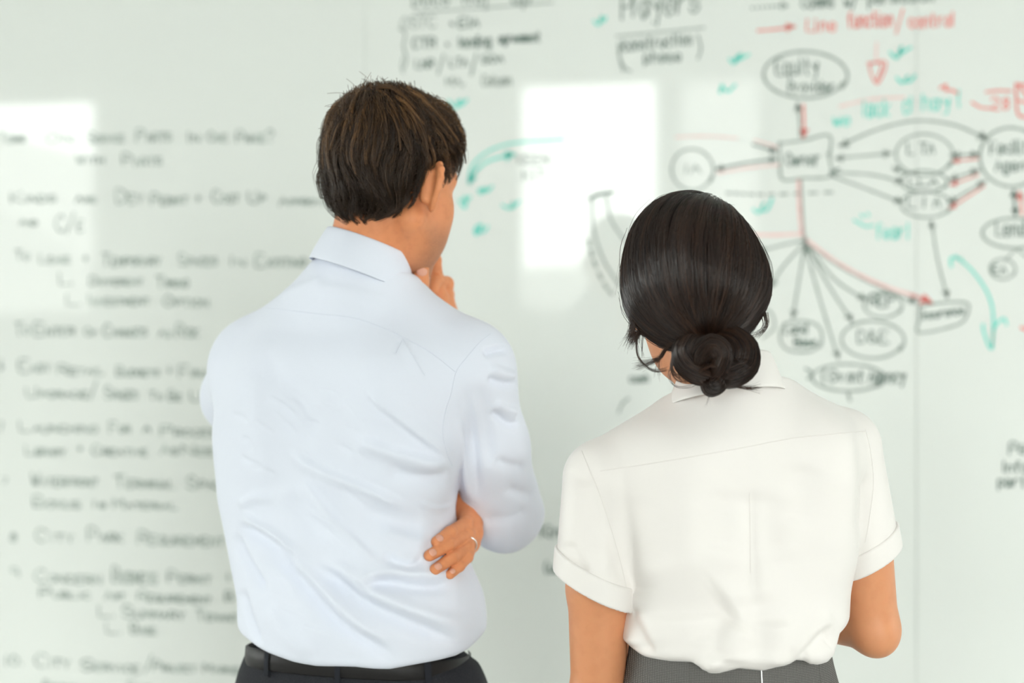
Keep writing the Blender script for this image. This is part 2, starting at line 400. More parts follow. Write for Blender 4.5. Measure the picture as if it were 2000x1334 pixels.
# left-hand list: (word, from, to, baseline)
LEFT = [
 ([('TERMS', 0, 52, 279), ('ON', 90, 140, 279), ('SERVICE', 172, 247, 279), ('PARTS', 267, 338, 277, 27), ('IN', 366, 388, 277), ('ONE', 406, 446, 277), ('PHASE?', 463, 541, 279, 26)], 22),
 ([('WITH', 148, 206, 320), ('PARTS', 240, 320, 324, 25)], 20),
 ([('KINDS', 22, 114, 396, 22), ('ARE', 148, 190, 396, 16), ('DEV', 228, 282, 398, 30), ('PERMIT', 295, 370, 400, 24), ('+', 382, 394, 398), ('COST', 415, 470, 397, 27), ('UP', 486, 518, 396, 24), ('APPROVAL', 545, 660, 402, 20)], 22),
 ([('AND', 38, 74, 440, 14), ('C/E', 110, 166, 452, 34)], 20),
 ([('TO', 30, 56, 508, 20), ('LEASE', 78, 140, 514), ('+', 160, 176, 514), ('TEMPORARY', 200, 322, 519, 26), ('SPACES', 350, 428, 519, 26), ('IN', 450, 478, 519), ('EXISTING', 500, 604, 521, 26)], 20),
 ([('L.', 116, 144, 556, 26), ('DIFFERENT', 176, 286, 557, 18), ('TIMING', 305, 372, 561, 24)], 20),
 ([('L.', 130, 160, 597, 24), ('INVESTMENT', 172, 300, 596, 22), ('OPTION', 320, 412, 599, 24)], 20),
 ([('TO', 30, 56, 654, 26), ('ENTER', 68, 150, 655, 26), ('OF', 166, 188, 656, 17), ('CHANGES', 203, 292, 657, 26), ('AS', 310, 332, 658, 17), ('RISK', 345, 390, 659, 28)], 22),
 ([('6', 0, 6, 722, 20), ('EASY', 38, 102, 726, 26), ('RETAIL', 114, 208, 731), ('BUDGETS', 228, 316, 734), ('+', 326, 338, 733), ('FINANCE', 350, 460, 737, 26)], 20),
 ([('UPGRADE', 52, 180, 776), ('/', 176, 194, 776, 30), ('SPACES', 205, 272, 779, 26), ('TO', 292, 315, 780, 16), ('BE', 330, 354, 782), ('USED', 372, 450, 783)], 20),
 ([('7', 0, 6, 842, 20), ('LAUNCHING', 38, 200, 843), ('FOR', 214, 256, 845), ('A', 280, 296, 845, 15), ('PROCESS', 315, 450, 851)], 22),
 ([('LIBRARY', 50, 132, 888), ('+', 150, 163, 886, 20), ('CREATIVE', 180, 296, 888), ('AS', 314, 346, 887), ('NEED', 356, 440, 888)], 20),
 ([('7', 6, 16, 944, 12), ('WATERFRONT', 62, 200, 948, 26), ('TERMINAL', 224, 350, 952, 26), ('SPACE', 366, 450, 954, 26)], 22),
 ([('BONUS', 66, 162, 991, 24), ('IS', 182, 206, 991, 14), ('MATERIAL', 222, 354, 992, 19)], 20),
 ([('8', 18, 36, 1056, 16), ('CITY', 70, 148, 1056, 24), ('PARK', 172, 244, 1057, 28), ('REQUIREMENT', 270, 450, 1062, 28)], 22),
 ([('9', 18, 38, 1126, 18), ('CONCERN', 68, 206, 1136, 26), ('BUSINESS', 220, 312, 1137, 34), ('PERMIT', 328, 418, 1137, 24), ('+', 440, 452, 1137)], 22),
 ([('PUBLIC', 78, 182, 1166), ('ART', 206, 246, 1170, 18), ('REQUIREMENT', 270, 422, 1173, 20), ('B', 440, 456, 1173)], 20),
 ([('L.', 192, 226, 1204, 22), ('SUMMARY', 240, 368, 1205, 24), ('TENANT', 384, 470, 1211, 22)], 20),
 ([('L.', 208, 240, 1237, 20), ('BASE', 256, 308, 1237, 22)], 20),
 ([('10.', 12, 48, 1298, 20), ('CITY', 70, 140, 1302, 28), ('SERVICE', 160, 280, 1309, 24), ('/', 282, 300, 1309, 28), ('PROJECT', 300, 388, 1310, 22), ('MARKET', 398, 486, 1312, 18)], 22),
 ([('BUILDING', 86, 150, 1346, 18), ('FUND', 250, 300, 1350, 22)], 20)]
for words, cap in LEFT:
    write(words, cap, 'ink_left', small_caps=True, wpx=4.2)

# middle top notes
write([('Docs', 806, 880, 12, 34), ('Proj', 905, 955, 10, 34), ('up', 1000, 1040, 8, 34)], 34, 'ink', wpx=4.6)
line([(812, 24), (900, 19), (980, 13), (1080, 5)], 'ink_grey', 3.5)
write([('OSTC', 784, 852, 56, 24)], 24, 'ink_grey', wpx=4); write([('*', 876, 890, 52, 16), ('EIA', 898, 936, 54, 20)], 20, 'ink', wpx=5)
write([('CTR', 806, 852, 94, 20), ('*', 868, 880, 92, 14), ('lending', 898, 960, 92, 22), ('agreement', 975, 1056, 84, 19)], 22, 'ink', wpx=4.8)
line([(780, 56), (792, 66), (788, 90), (794, 118), (786, 138)], 'ink_grey', 4, name='drawn_bracket')
write([('LNR', 812, 848, 134, 18), ('/', 856, 870, 142, 32), ('LTA', 878, 914, 130, 17), ('/', 920, 934, 140, 32), ('SOA', 942, 984, 124, 17)], 18, 'ink', wpx=4.4)
write([('{'.replace('{', '('), 780, 794, 140, 26)], 22, 'ink_grey', wpx=4)
write([('MA,', 872, 908, 168, 18), ('Column', 942, 1000, 168, 22)], 20, 'ink_grey', wpx=4.4)
# title
write([('Players', 1214, 1368, 37, 50)], 50, 'ink', wpx=5.2, slant=.05, rise=.05)
line([(1204, 71), (1280, 64), (1376, 54)], 'ink_grey', 4)
write([('(', 1204, 1226, 132, 50), ('construction', 1218, 1352, 100, 26), (')', 1356, 1376, 112, 40)], 26, 'ink', wpx=4.2, rise=.06)
write([('phase', 1258, 1332, 122, 22)], 22, 'ink', wpx=4.4)
line([(1208, 84), (1210, 110), (1220, 132), (1232, 140)], 'ink_grey', 4, name='drawn_bracket')
# teal ticks and scribbles
for (u, v, s) in ((1172, 38, 1), (1443, 113, 1.1), (1758, 99, 1.4), (1770, 150, 1.5), (1416, 172, 1.2), (896, 200, 1.2), (936, 446, 1.3), (906, 390, 1.1), (944, 370, 1.3), (1000, 398, 1.3), (1488, 402, 1.6)):
    line([(u + a * s + RNG.normal(0, 3), v + b * s + RNG.normal(0, 3)) for a, b in ((-12, 3), (-5, 7), (2, -4), (-2, 3), (5, 4), (12, -5))], 'ink_teal', 5.5, name='teal_tick')
line([(915, 355), (922, 325), (950, 298), (1000, 280), (1100, 272)], 'ink_teal', 5, name='drawn_arrow')
arrow([(918, 350), (935, 328), (960, 312), (1005, 302)], 'ink_teal', 5, 16)
arrow([(930, 330), (922, 345), (917, 358)], 'ink_teal', 5, 14)
write([('KEEN', 1012, 1072, 322, 20)], 20, 'ink_grey', wpx=4); write([('KIT', 1022, 1066, 352, 20)], 20, 'ink_grey', wpx=4)
# key at the top right
line([(1468, 16), (1505, 13), (1536, 11)], 'ink', 3.6, dash=2); write([('>', 1526, 1540, 18, 16)], 16, 'ink', wpx=4)
write([('Comms', 1566, 1630, 16, 24), ('w/', 1650, 1676, 14, 22), ('permission', 1696, 1826, 8, 26)], 24, 'ink', wpx=4.2)
arrow([(1480, 60), (1516, 57), (1552, 52)], 'ink_red', 4, 14)
write([('Line', 1576, 1634, 62, 26), ('function', 1656, 1744, 54, 32), ('/', 1750, 1768, 60, 38), ('control', 1776, 1864, 54, 28)], 28, 'ink_red', wpx=4.6)
line([(1712, 84), (1711, 120)], 'ink_pink', 5)
line([(1694, 124), (1730, 122), (1713, 164), (1698, 128), (1722, 126), (1712, 158)], 'ink_red', 3.6, name='drawn_arrow')
line([(1640, 208), (1700, 194), (1766, 190)], 'ink_pink', 5)
write([('we', 1628, 1662, 246, 26), ('lack', 1688, 1740, 228, 36), ('d', 1764, 1782, 220, 34), ('hay', 1802, 1858, 214, 32), ('!', 1870, 1880, 208, 34)], 34, 'ink_teal', wpx=4.4)
line([(1836, 172), (1848, 166), (1846, 176), (1858, 176), (1870, 182)], 'ink_red', 5)
line([(1898, 200), (1916, 210), (1940, 212)], 'ink_red', 4.5); line([(1926, 180), (1950, 177), (1974, 178)], 'ink_red', 4.5)
write([('28', 1936, 1974, 214, 24)], 24, 'ink_red', wpx=4.6)
line([(1984, 164), (1988, 222), (2010, 222), (2010, 172), (1984, 164)], 'ink_red', 5); line([(1986, 196), (2005, 200)], 'ink_red', 5); line([(1990, 166), (2012, 196)], 'ink_red', 5)
# equity provider and owner
oval(1572, 147, 76, 45, 'ink_grey', 5); 
write([('Equity', 1516, 1600, 146, 32)], 30, 'ink', wpx=4.4); write([('Provider', 1540, 1632, 182, 24)], 24, 'ink', wpx=4.2)
arrow([(1563, 268), (1562, 235), (1558, 202)], 'ink_grey', 4.5, 12); arrow([(1569, 205), (1570, 240), (1569, 268)], 'ink_red', 4, 14)
line([(1524, 280), (1570, 274), (1620, 265), (1620, 310), (1622, 344), (1570, 348), (1528, 350), (1524, 312), (1522, 278)], 'ink_grey', 5, n=56, name='drawn_box')
write([('Owner', 1536, 1604, 324, 28)], 28, 'ink', wpx=4.2)
arrow([(1616, 60 + 242), (1620, 300)], 'ink_grey', 2, 4)
arrow([(1470, 282), (1495, 289), (1516, 297)], 'ink', 3.6, 10); line([(1474, 274), (1495, 280), (1518, 288)], 'ink_pink', 4)
arrow([(1400, 330), (1460, 318), (1516, 311)], 'ink', 3.6, 10, both=True); line([(1402, 338), (1460, 328), (1520, 322)], 'ink_pink', 5)
oval(1352, 332, 38, 40, 'ink_grey', 4); write([('IA', 1338, 1370, 338, 18)], 18, 'ink_grey', wpx=4)
line([(1320, 268), (1380, 266), (1440, 270)], 'ink_pink', 4)
# lender agreements
arrow([(1640, 285), (1700, 258), (1760, 240), (1810, 236), (1870, 246), (1928, 272)], 'ink_grey', 4.2, 14, both=True)
arrow([(1632, 309), (1690, 304), (1740, 300)], 'ink_grey', 3.6, 12, both=True)
arrow([(1628, 337), (1690, 340), (1730, 347), (1764, 358)], 'ink_grey', 4, 12); arrow([(1628, 345), (1690, 368), (1762, 396)], 'ink_grey', 4, 12)
line([(1632, 346), (1622, 338), (1638, 330)], 'ink', 5)
arrow([(1790, 340), (1764, 336), (1744, 327)], 'ink_grey', 3.4, 10)
oval(1805, 303, 52, 40, 'ink_grey', 4); write([('L TA', 1772, 1826, 302, 24)], 24, 'ink', wpx=4.4)
oval(1804, 355, 42, 21, 'ink_grey', 4); write([('LLA', 1776, 1832, 364, 16)], 16, 'ink', wpx=4.2)
oval(1808, 400, 46, 25, 'ink_grey', 4); write([('L I A', 1774, 1838, 406, 22)], 22, 'ink', wpx=4.2)
for (u0, v0, u1, v1) in ((1858, 303, 1912, 302), (1854, 350, 1912, 333), (1852, 396, 1924, 355)):
    arrow([(u0, v0), ((u0 + u1) / 2, (v0 + v1) / 2), (u1, v1)], 'ink_grey', 3.8, 12, both=True)
    arrow([(u1 - 2, v1 + 8), ((u0 + u1) / 2, (v0 + v1) / 2 + 10), (u0 + 2, v0 + 11)], 'ink_red', 3, 10)
oval(1975, 308, 58, 57, 'ink_grey', 4.6); write([('Facility', 1934, 2026, 301, 26)], 26, 'ink', wpx=4.4); write([('Agent', 1944, 2020, 334, 24)], 24, 'ink', wpx=4.4)
arrow([(1983, 420), (1981, 395), (1980, 372)], 'ink', 4.2, 10, both=True); arrow([(1996, 420), (1994, 395), (1991, 374)], 'ink_red', 3.6, 12)
oval(1982, 456, 60, 29, 'ink_grey', 4.6); write([('Lender', 1946, 2034, 460, 30)], 30, 'ink', wpx=4.6)
line([(1984, 488), (1974, 497), (1962, 510)], 'ink_grey', 3.6); line([(1988, 488), (2006, 504)], 'ink_grey', 3.6)
oval(1958, 526, 23, 20, 'ink_grey', 3.6); write([('EA', 1940, 1966, 535, 18)], 18, 'ink', wpx=4)
line([(1420, 377), (1500, 380), (1640, 375)], 'ink_grey', 4.5, dash=1, n=20)
# trunk and fan of arrows below the owner box
line([(1564, 352), (1567, 410), (1571, 470)], 'ink_grey', 4.6); line([(1560, 352), (1562, 410), (1567, 460)], 'ink_pink', 9)
line([(1460, 458), (1510, 459), (1566, 457)], 'ink_pink', 7)
line([(1574, 468), (1640, 516), (1720, 556), (1800, 582)], 'ink_pink', 8); arrow([(1780, 576), (1820, 592)], 'ink_red', 4, 18)
for pts in ([(1571, 470), (1530, 478), (1480, 492)], [(1571, 475), (1530, 520), (1505, 560)], [(1572, 475), (1560, 550), (1548, 620)], [(1572, 478), (1600, 580), (1637, 700)], [(1574, 478), (1620, 560), (1664, 628)], [(1576, 478), (1630, 545), (1690, 586)], [(1578, 478), (1640, 520), (1700, 552), (1790, 592)]):
    arrow(pts, 'ink_grey', 4, 12)
line([(1574, 466), (1572, 494)], 'ink', 6)
oval(1564, 658, 38, 30, 'ink_grey', 4.4, sq=.8); write([('Land', 1532, 1578, 652, 22)], 22, 'ink', wpx=4.4); write([('Base', 1552, 1594, 676, 18)], 18, 'ink', wpx=4.8)
oval(1704, 664, 57, 36, 'ink_grey', 4.4); write([('D&E', 1676, 1736, 670, 26)], 26, 'ink', wpx=4)
oval(1724, 596, 35, 24, 'ink_grey', 4); write([('REP', 1700, 1746, 598, 24)], 24, 'ink', wpx=5)
line([(1795, 598), (1850, 591), (1888, 592), (1890, 612), (1870, 634), (1796, 650), (1795, 624), (1796, 598)], 'ink_grey', 5, n=50, name='drawn_box')
write([('Insurance', 1802, 1884, 624, 17)], 17, 'ink', wpx=4, rise=.14)
arrow([(1820, 432), (1830, 500), (1850, 582)], 'ink_grey', 3.6, 12); arrow([(1822, 452), (1819, 432)], 'ink_grey', 3, 10)
line([(1668, 430), (1690, 442), (1706, 440)], 'ink_teal', 4.5); line([(1682, 420), (1686, 424)], 'ink_teal', 5); line([(1694, 417), (1697, 421)], 'ink_teal', 5)
write([('fear!', 1712, 1776, 466, 30)], 30, 'ink_teal', wpx=4.4)
line([(1866, 500), (1900, 530), (1930, 575), (1940, 620), (1938, 680)], 'ink_teal', 5, name='drawn_arrow')
line([(1858, 520), (1858, 504), (1878, 506)], 'ink_teal', 5.5, name='drawn_arrow'); line([(1920, 634), (1922, 650), (1936, 682), (1942, 640), (1960, 622), (1966, 634)], 'ink_teal', 5, name='drawn_arrow')
oval(1656, 738, 66, 26, 'ink_grey', 4.6); write([('(Gvmt', 1600, 1690, 746, 24), ('Agency', 1696, 1768, 746, 26)], 24, 'ink', wpx=4.8, slant=.1)
line([(1574, 720), (1586, 730), (1578, 740)], 'ink', 5); line([(1656, 766), (1660, 782)], 'ink_grey', 6)
line([(1470, 600), (1505, 610), (1512, 640), (1490, 660)], 'ink_grey', 4.4, name='drawn_oval')
# marks between the two people
line([(1156, 386), (1160, 450), (1180, 510), (1212, 560)], 'ink_grey', 5); line([(1184, 384), (1194, 430), (1220, 470)], 'ink_grey', 5)
line([(1152, 388), (1170, 380), (1196, 376)], 'ink', 8)
line([(1150, 470), (1160, 510), (1180, 555), (1200, 580)], 'ink_grey', 6, dash=1, n=14)
write([('cash', 1230, 1268, 746, 16)], 16, 'ink', wpx=4.6); line([(1208, 806), (1216, 788), (1228, 778)], 'ink_grey', 5)
write([('King', 1058, 1112, 1048, 24)], 24, 'ink', wpx=5.2); write([('(use', 1062, 1106, 1118, 20)], 20, 'ink', wpx=5)
write([('Pe', 1972, 2006, 886, 24)], 24, 'ink', wpx=4.6); write([('Info', 1960, 2010, 922, 22)], 22, 'ink', wpx=4.6); write([('parts', 1950, 2020, 950, 22)], 22, 'ink', wpx=4.6)
line([(1995, 640), (2010, 646)], 'ink_red', 6)
# ------------------------------------------------------------------ implicit-surface toolkit
F32 = np.float32
def A3(*a): return np.array(a, F32)
def W(u, v, d):
    """world point seen at photo position (u, v) at distance d in front of the camera"""
    return A3((u - 1000) / FPX * d, d, CAM_Z - (v - 667) / FPX * d)
def smin(a, b, k):
    h = np.maximum(k - np.abs(a - b), 0) / k
    return np.minimum(a, b) - h * h * k * .25
def smax(a, b, k): return -smin(-a, -b, k)
def cone(P, a, b, ra, rb):
    a = np.asarray(a, F32); b = np.asarray(b, F32)
    pa = P - a; ba = b - a
    h = np.clip((pa @ ba) / max(float(ba @ ba), 1e-9), 0, 1)
    return np.sqrt(((pa - h[:, None] * ba) ** 2).sum(1)) - (ra + (rb - ra) * h)
def chain(P, pts, rs, k=.01):
    f = None
    for i in range(len(pts) - 1):
        g = cone(P, pts[i], pts[i + 1], rs[i], rs[i + 1])
        f = g if f is None else smin(f, g, k)
    return f
def ell(P, c, r, R=None):
    q = P - np.asarray(c, F32)
    if R is not None: q = q @ R
    r = np.asarray(r, F32)
    a = q / r
    k0 = np.sqrt((a * a).sum(1)); b = a / r
    return k0 * (k0 - 1) / (np.sqrt((b * b).sum(1)) + 1e-9)
def make_table(rows, step=.004):
    rows = np.array(rows, float)
    z = rows[:, 0]; zz = np.arange(z[0], z[-1] + 1e-6, step)
    out = []
    for c in range(1, rows.shape[1]):
        y = rows[:, c]
        m = np.gradient(y, z)
        i = np.clip(np.searchsorted(z, zz) - 1, 0, len(z) - 2)
        h = z[i + 1] - z[i]; t = (zz - z[i]) / h
        out.append((2 * t ** 3 - 3 * t ** 2 + 1) * y[i] + (t ** 3 - 2 * t ** 2 + t) * h * m[i] + (-2 * t ** 3 + 3 * t ** 2) * y[i + 1] + (t ** 3 - t ** 2) * h * m[i + 1])
    return zz, out
def loft(P, table, n=2.4, inset=0.0):
    """solid whose level cross-sections are super-ellipses; columns cx, cy, left, right, back, front"""
    zz, c = table
    cx, cy, hl, hr, hb, hf = [np.interp(P[:, 2], zz, k).astype(F32) for k in c]
    x = P[:, 0] - cx; y = P[:, 1] - cy
    hw = np.where(x < 0, hl, hr) - inset; hd = np.where(y < 0, hb, hf) - inset
    q = ((np.abs(x) / hw) ** n + (np.abs(y) / hd) ** n) ** (1 / n)
    return (q - 1) * np.minimum(hw, hd)
def grad(fn, P, e):
    f0 = fn(P)
    g = np.empty_like(P)
    for k in range(3):
        Q = P.copy(); Q[:, k] += e
        g[:, k] = (fn(Q) - f0) / e
    return f0, g
def polygonise(fn, lo, hi, h, newton=2):
    lo = np.asarray(lo, F32); hi = np.asarray(hi, F32)
    B = 8
    nb = np.ceil((hi - lo) / (h * B)).astype(int)
    n = nb * B
    ci = np.stack(np.meshgrid(*[np.arange(k) for k in nb], indexing='ij'), -1).reshape(-1, 3)
    cen = (lo + (ci * B + (B - 1) / 2) * h).astype(F32)
    fc = fn(cen)
    act = np.abs(fc) < h * B * 1.5
    Fg = np.repeat(np.repeat(np.repeat(fc.reshape(nb), B, 0), B, 1), B, 2).astype(F32)
    off = np.stack(np.meshgrid(*[np.arange(B)] * 3, indexing='ij'), -1).reshape(-1, 3)
    ai = ci[act]
    for k in range(0, len(ai), 600):
        idx = (ai[k:k + 600, None, :] * B + off[None]).reshape(-1, 3)
        Fg[idx[:, 0], idx[:, 1], idx[:, 2]] = fn((lo + idx * h).astype(F32))
    ins = Fg < 0
    nx, ny, nz = n
    def cid(i, j, k): return (i * ny + j) * nz + k
    acc_i, acc_p, quads = [], [], []
    for ax in range(3):
        sl0 = [slice(None)] * 3; sl1 = [slice(None)] * 3
        sl0[ax] = slice(0, -1); sl1[ax] = slice(1, None)
        cr = np.argwhere(ins[tuple(sl0)] != ins[tuple(sl1)])
        b, c = (ax + 1) % 3, (ax + 2) % 3
        ok = (cr[:, b] > 0) & (cr[:, c] > 0) & (cr[:, b] < n[b] - 1) & (cr[:, c] < n[c] - 1)
        cr = cr[ok]
        if not len(cr): continue
        e1 = cr.copy(); e1[:, ax] += 1
        f0 = Fg[cr[:, 0], cr[:, 1], cr[:, 2]]; f1 = Fg[e1[:, 0], e1[:, 1], e1[:, 2]]
        t = f0 / (f0 - f1 + 1e-12)
        p = cr.astype(F32); p[:, ax] += t
        cells = []
        for db, dc in ((0, 0), (-1, 0), (-1, -1), (0, -1)):
            q = cr.copy(); q[:, b] += db; q[:, c] += dc
            cc = cid(q[:, 0], q[:, 1], q[:, 2]); cells.append(cc)
            acc_i.append(cc); acc_p.append(p)
        qd = np.stack(cells, 1)
        flip = f0 > 0
        qd[flip] = qd[flip][:, ::-1]
        quads.append(qd)
    ai_ = np.concatenate(acc_i); ap = np.concatenate(acc_p)
    uq, inv = np.unique(ai_, return_inverse=True)
    cnt = np.bincount(inv, minlength=len(uq))
    Vv = np.stack([np.bincount(inv, ap[:, k], len(uq)) / cnt for k in range(3)], 1)
    Vv = (lo + Vv * h).astype(F32)
    Q = np.searchsorted(uq, np.concatenate(quads))
    for _ in range(newton):
        f0, g = grad(fn, Vv, h * .25)
        g2 = (g * g).sum(1) + 1e-6
        st = np.clip(f0 / g2, -h * 1.2, h * 1.2)
        Vv = Vv - g * np.clip(f0 / g2, -h, h)[:, None] * .9
    return Vv.astype(F32), Q
def vnormals(V, Q):
    n = np.zeros_like(V)
    fn_ = np.cross(V[Q[:, 2]] - V[Q[:, 0]], V[Q[:, 3]] - V[Q[:, 1]])
    for k in range(4):
        for c in range(3): n[:, c] += np.bincount(Q[:, k], fn_[:, c], len(V)).astype(F32)
    return n / (np.sqrt((n * n).sum(1)) + 1e-12)[:, None]
def relax(V, Q, it=1, w=.5):
    for _ in range(it):
        s = np.zeros_like(V); c = np.zeros(len(V), F32)
        for a in range(4):
            for b in ((a + 1) % 4, (a + 3) % 4):
                for k in range(3): s[:, k] += np.bincount(Q[:, a], V[Q[:, b], k], len(V)).astype(F32)
                c += np.bincount(Q[:, a], minlength=len(V))
        V = V * (1 - w) + (s / np.maximum(c, 1)[:, None]) * w
    return V.astype(F32)
def fold_offset(V, N, folds, dref):
    """cloth folds: each (points, soft width, steep width, height) is a ridge along a line on the back of the garment"""
    X = V[:, 0]; Z = V[:, 2]
    out = np.zeros(len(V), F32)
    face = np.clip((-N[:, 1] + .15) / .5, 0, 1)
    for pts, w1, w2, amp in folds:
        q = smooth_line(np.array([(W(u, v, dref)[0], W(u, v, dref)[2]) for u, v in pts]), 12)
        L = np.concatenate([[0], np.cumsum(np.hypot(*np.diff(q, axis=0).T))]); L /= L[-1]
        lo = q.min(0) - 3.2 * max(w1, w2); hi = q.max(0) + 3.2 * max(w1, w2)
        sel = np.where((X > lo[0]) & (X < hi[0]) & (Z > lo[1]) & (Z < hi[1]) & (face > 0))[0]
        if not len(sel): continue
        x, z = X[sel], Z[sel]
        bd = np.full(len(sel), 9., F32); bs = np.zeros(len(sel), F32); bt = np.zeros(len(sel), F32)
        for i in range(len(q) - 1):
            a, b = q[i], q[i + 1]; d = b - a; l2 = d @ d + 1e-12
            t = np.clip(((x - a[0]) * d[0] + (z - a[1]) * d[1]) / l2, 0, 1)
            dx, dz = x - a[0] - t * d[0], z - a[1] - t * d[1]
            r = np.hypot(dx, dz); s = np.sign(d[0] * dz - d[1] * dx)
            m = r < bd
            bd[m] = r[m]; bs[m] = s[m]; bt[m] = (L[i] + t * (L[i + 1] - L[i]))[m]
        w = np.where(bs > 0, w1, w2)
        fade = np.clip(bt / .22, 0, 1) * np.clip((1 - bt) / .22, 0, 1)
        fade = fade * fade * (3 - 2 * fade)
        out[sel] += (amp * fade * np.exp(-(bd / w) ** 2) * face[sel]).astype(F32)
    return out
def tubes(paths, rad, sides=3, ref=None):
    """paths (S,K,3), rad (S,K) -> verts, quads"""
    paths = np.asarray(paths, F32); S, K, _ = paths.shape
    T = np.gradient(paths, axis=1); T /= (np.sqrt((T * T).sum(-1, keepdims=True)) + 1e-9)
    if ref is None: ref = A3(.3, -.9, .31)
    n1 = np.cross(T, np.broadcast_to(ref, T.shape)); n1 /= (np.sqrt((n1 * n1).sum(-1, keepdims=True)) + 1e-6)
    n2 = np.cross(T, n1)
    ang = np.arange(sides) / sides * 2 * math.pi
    V = paths[:, :, None, :] + rad[:, :, None, None] * (np.cos(ang)[None, None, :, None] * n1[:, :, None, :] + np.sin(ang)[None, None, :, None] * n2[:, :, None, :])
    base = np.arange(S)[:, None, None] * (K * sides) + np.arange(K - 1)[None, :, None] * sides
    j = np.arange(sides)[None, None, :]; j2 = (j + 1) % sides
    Q = np.stack([base + j, base + j2, base + j2 + sides, base + j + sides], -1).reshape(-1, 4)
    return V.reshape(-1, 3).astype(F32), Q
def merge(parts):
    vs, qs, n = [], [], 0
    for V, Q in parts:
        vs.append(V); qs.append(Q + n); n += len(V)
    return np.concatenate(vs), np.concatenate(qs)
def frame(yaw, pitch=0, roll=0):
    """columns right, forward, up; yaw > 0 turns to the viewer's right, pitch > 0 looks down, roll > 0 tilts the top to the right"""
    y, p, r = map(math.radians, (yaw, pitch, roll))
    f = np.array([math.sin(y), math.cos(y), 0]); rt = np.array([math.cos(y), -math.sin(y), 0]); up = np.array([0, 0, 1.])
    f, up = math.cos(p) * f - math.sin(p) * up, math.sin(p) * f + math.cos(p) * up
    rt, up = math.cos(r) * rt - math.sin(r) * up, math.sin(r) * rt + math.cos(r) * up
    return np.stack([rt, f, up], 1).astype(F32)
def bvh_of(V, Q): return BVHTree.FromPolygons([tuple(map(float, v)) for v in V], [tuple(map(int, q)) for q in Q])
def on_surface(bvh, pts, lift=0.0):
    """points of a garment's surface at the given photo positions"""
    out = []
    o = Vector((0, 0, CAM_Z))
    for u, v in pts:
        d = Vector(W(u, v, 1.0)) - o; d.normalize()
        loc, nrm, i, dist = bvh.ray_cast(o, d)
        if loc is not None: out.append(np.array(loc - d * lift))
    return np.array(out, F32)
def seam(name, bvh, pts, mat, parent, r=.0008, n=60):
    q = smooth_line(np.array(pts, float), n)
    p = on_surface(bvh, q, .0002)
    if len(p) < 3: return
    V, Q = tubes(p[None], np.full((1, len(p)), r, F32), 5)
    return mesh_object(name, V, Q, mat, parent)

# ------------------------------------------------------------------ heads
def ear_sdf(q, sx, sc=1.0):
    """ear in head coordinates, sx = +1 right, -1 left"""
    p = q.copy(); p[:, 0] *= sx
    # ear frame: hinge near (.074, .004, -.004); the rear edge stands out from the head
    c, s = math.cos(math.radians(56)), math.sin(math.radians(56))
    R = np.array([[-s, c, 0], [c, s, 0], [0, 0, 1]], F32)     # cols: a (forward in the ear plane), n (outward), b (up)
    a_ax = A3(-s * 1.0, c, -.18); a_ax /= np.linalg.norm(a_ax)
    n_ax = A3(c, s, 0); n_ax /= np.linalg.norm(n_ax)
    b_ax = np.cross(n_ax, a_ax) * -1; b_ax = b_ax * np.sign(b_ax[2])
    o = A3(.0745, .006, -.004)
    d = (p - o) / sc
    L = np.stack([d @ a_ax, d @ n_ax, d @ b_ax], 1)
    plate = ell(L, (-.013, .0, .003), (.0165, .0038, .0265))
    helix = chain(L, [A3(.000, .001, .008), A3(.001, .002, .022), A3(-.007, .003, .030), A3(-.018, .003, .029), A3(-.027, .003, .019), A3(-.029, .003, .006), A3(-.025, .002, -.008), A3(-.018, .001, -.019)],
                  [.0028, .0032, .0034, .0036, .0037, .0036, .0034, .0036], .004)
    lobe = ell(L, (-.008, .0005, -.025), (.0095, .0042, .0105))
    root = cone(L, A3(-.006, -.008, .016), A3(-.004, -.008, -.016), .009, .008)
    anti = chain(L, [A3(-.012, .003, .018), A3(-.019, .0035, .004), A3(-.013, .003, -.013)], [.003, .003, .003], .004)
    f = smin(smin(plate, helix, .004), smin(lobe, root, .006), .007)
    f = smin(f, anti, .003)
    conch = ell(L, (-.009, .006, -.002), (.0075, .0065, .010))
    f = smax(f, -conch, .003)
    return f * sc
def head_sdf(q, female=False):
    j = .93 if female else 1.0
    ax = q.copy(); ax[:, 0] = np.abs(ax[:, 0])
    f = ell(q, (0, -.011, .040), (.0725, .086, .079))
    f = smin(f, ell(q, (0, .034, .028), (.066, .060, .070)), .03)
    f = smin(f, ell(q, (0, .036, -.045), (.058 * j, .054, .072)), .03)
    f = smin(f, cone(ax, (.040 if female else .052, .006 if female else -.002, -.050), (.016, .074, -.104), .017 if female else .021, .017), .022)
    f = smin(f, ell(q, (0, .080, -.108), (.022, .018, .017)), .015)
    f = smin(f, ell(ax, (.043 * j, .054, -.024), (.024, .028, .026)), .03)
    f = smin(f, ell(ax, (.034 * j, .052, -.062), (.026, .030, .032)), .03)
    f = smin(f, cone(ax, (.008, .092, .026), (.046, .072, .026), .011, .011), .02)
    f = smax(f, -ell(ax, (.031, .104, .006), (.018, .016, .011)), .012)
    f = smin(f, ell(ax, (.031, .083, .006), (.014, .0125, .0115)), .003)
    f = smin(f, cone(q, (0, .092, .012), (0, .117, -.028), .0075, .0115), .010)
    f = smin(f, ell(ax, (.011, .104, -.033), (.0085, .010, .0075)), .006)
    f = smin(f, ell(q, (0, .094, -.064), (.023, .012, .0065)), .006)
    f = smin(f, ell(q, (0, .093, -.076), (.020, .012, .0075)), .006)
    f = smax(f, -cone(ax, (0, .109, -.070), (.024, .094, -.070), .0022, .0015), .003)
    f = smin(f, ear_sdf(q, 1, .93 if female else 1.04), .004)
    f = smin(f, ear_sdf(q, -1, .93 if female else 1.04), .004)
    return f
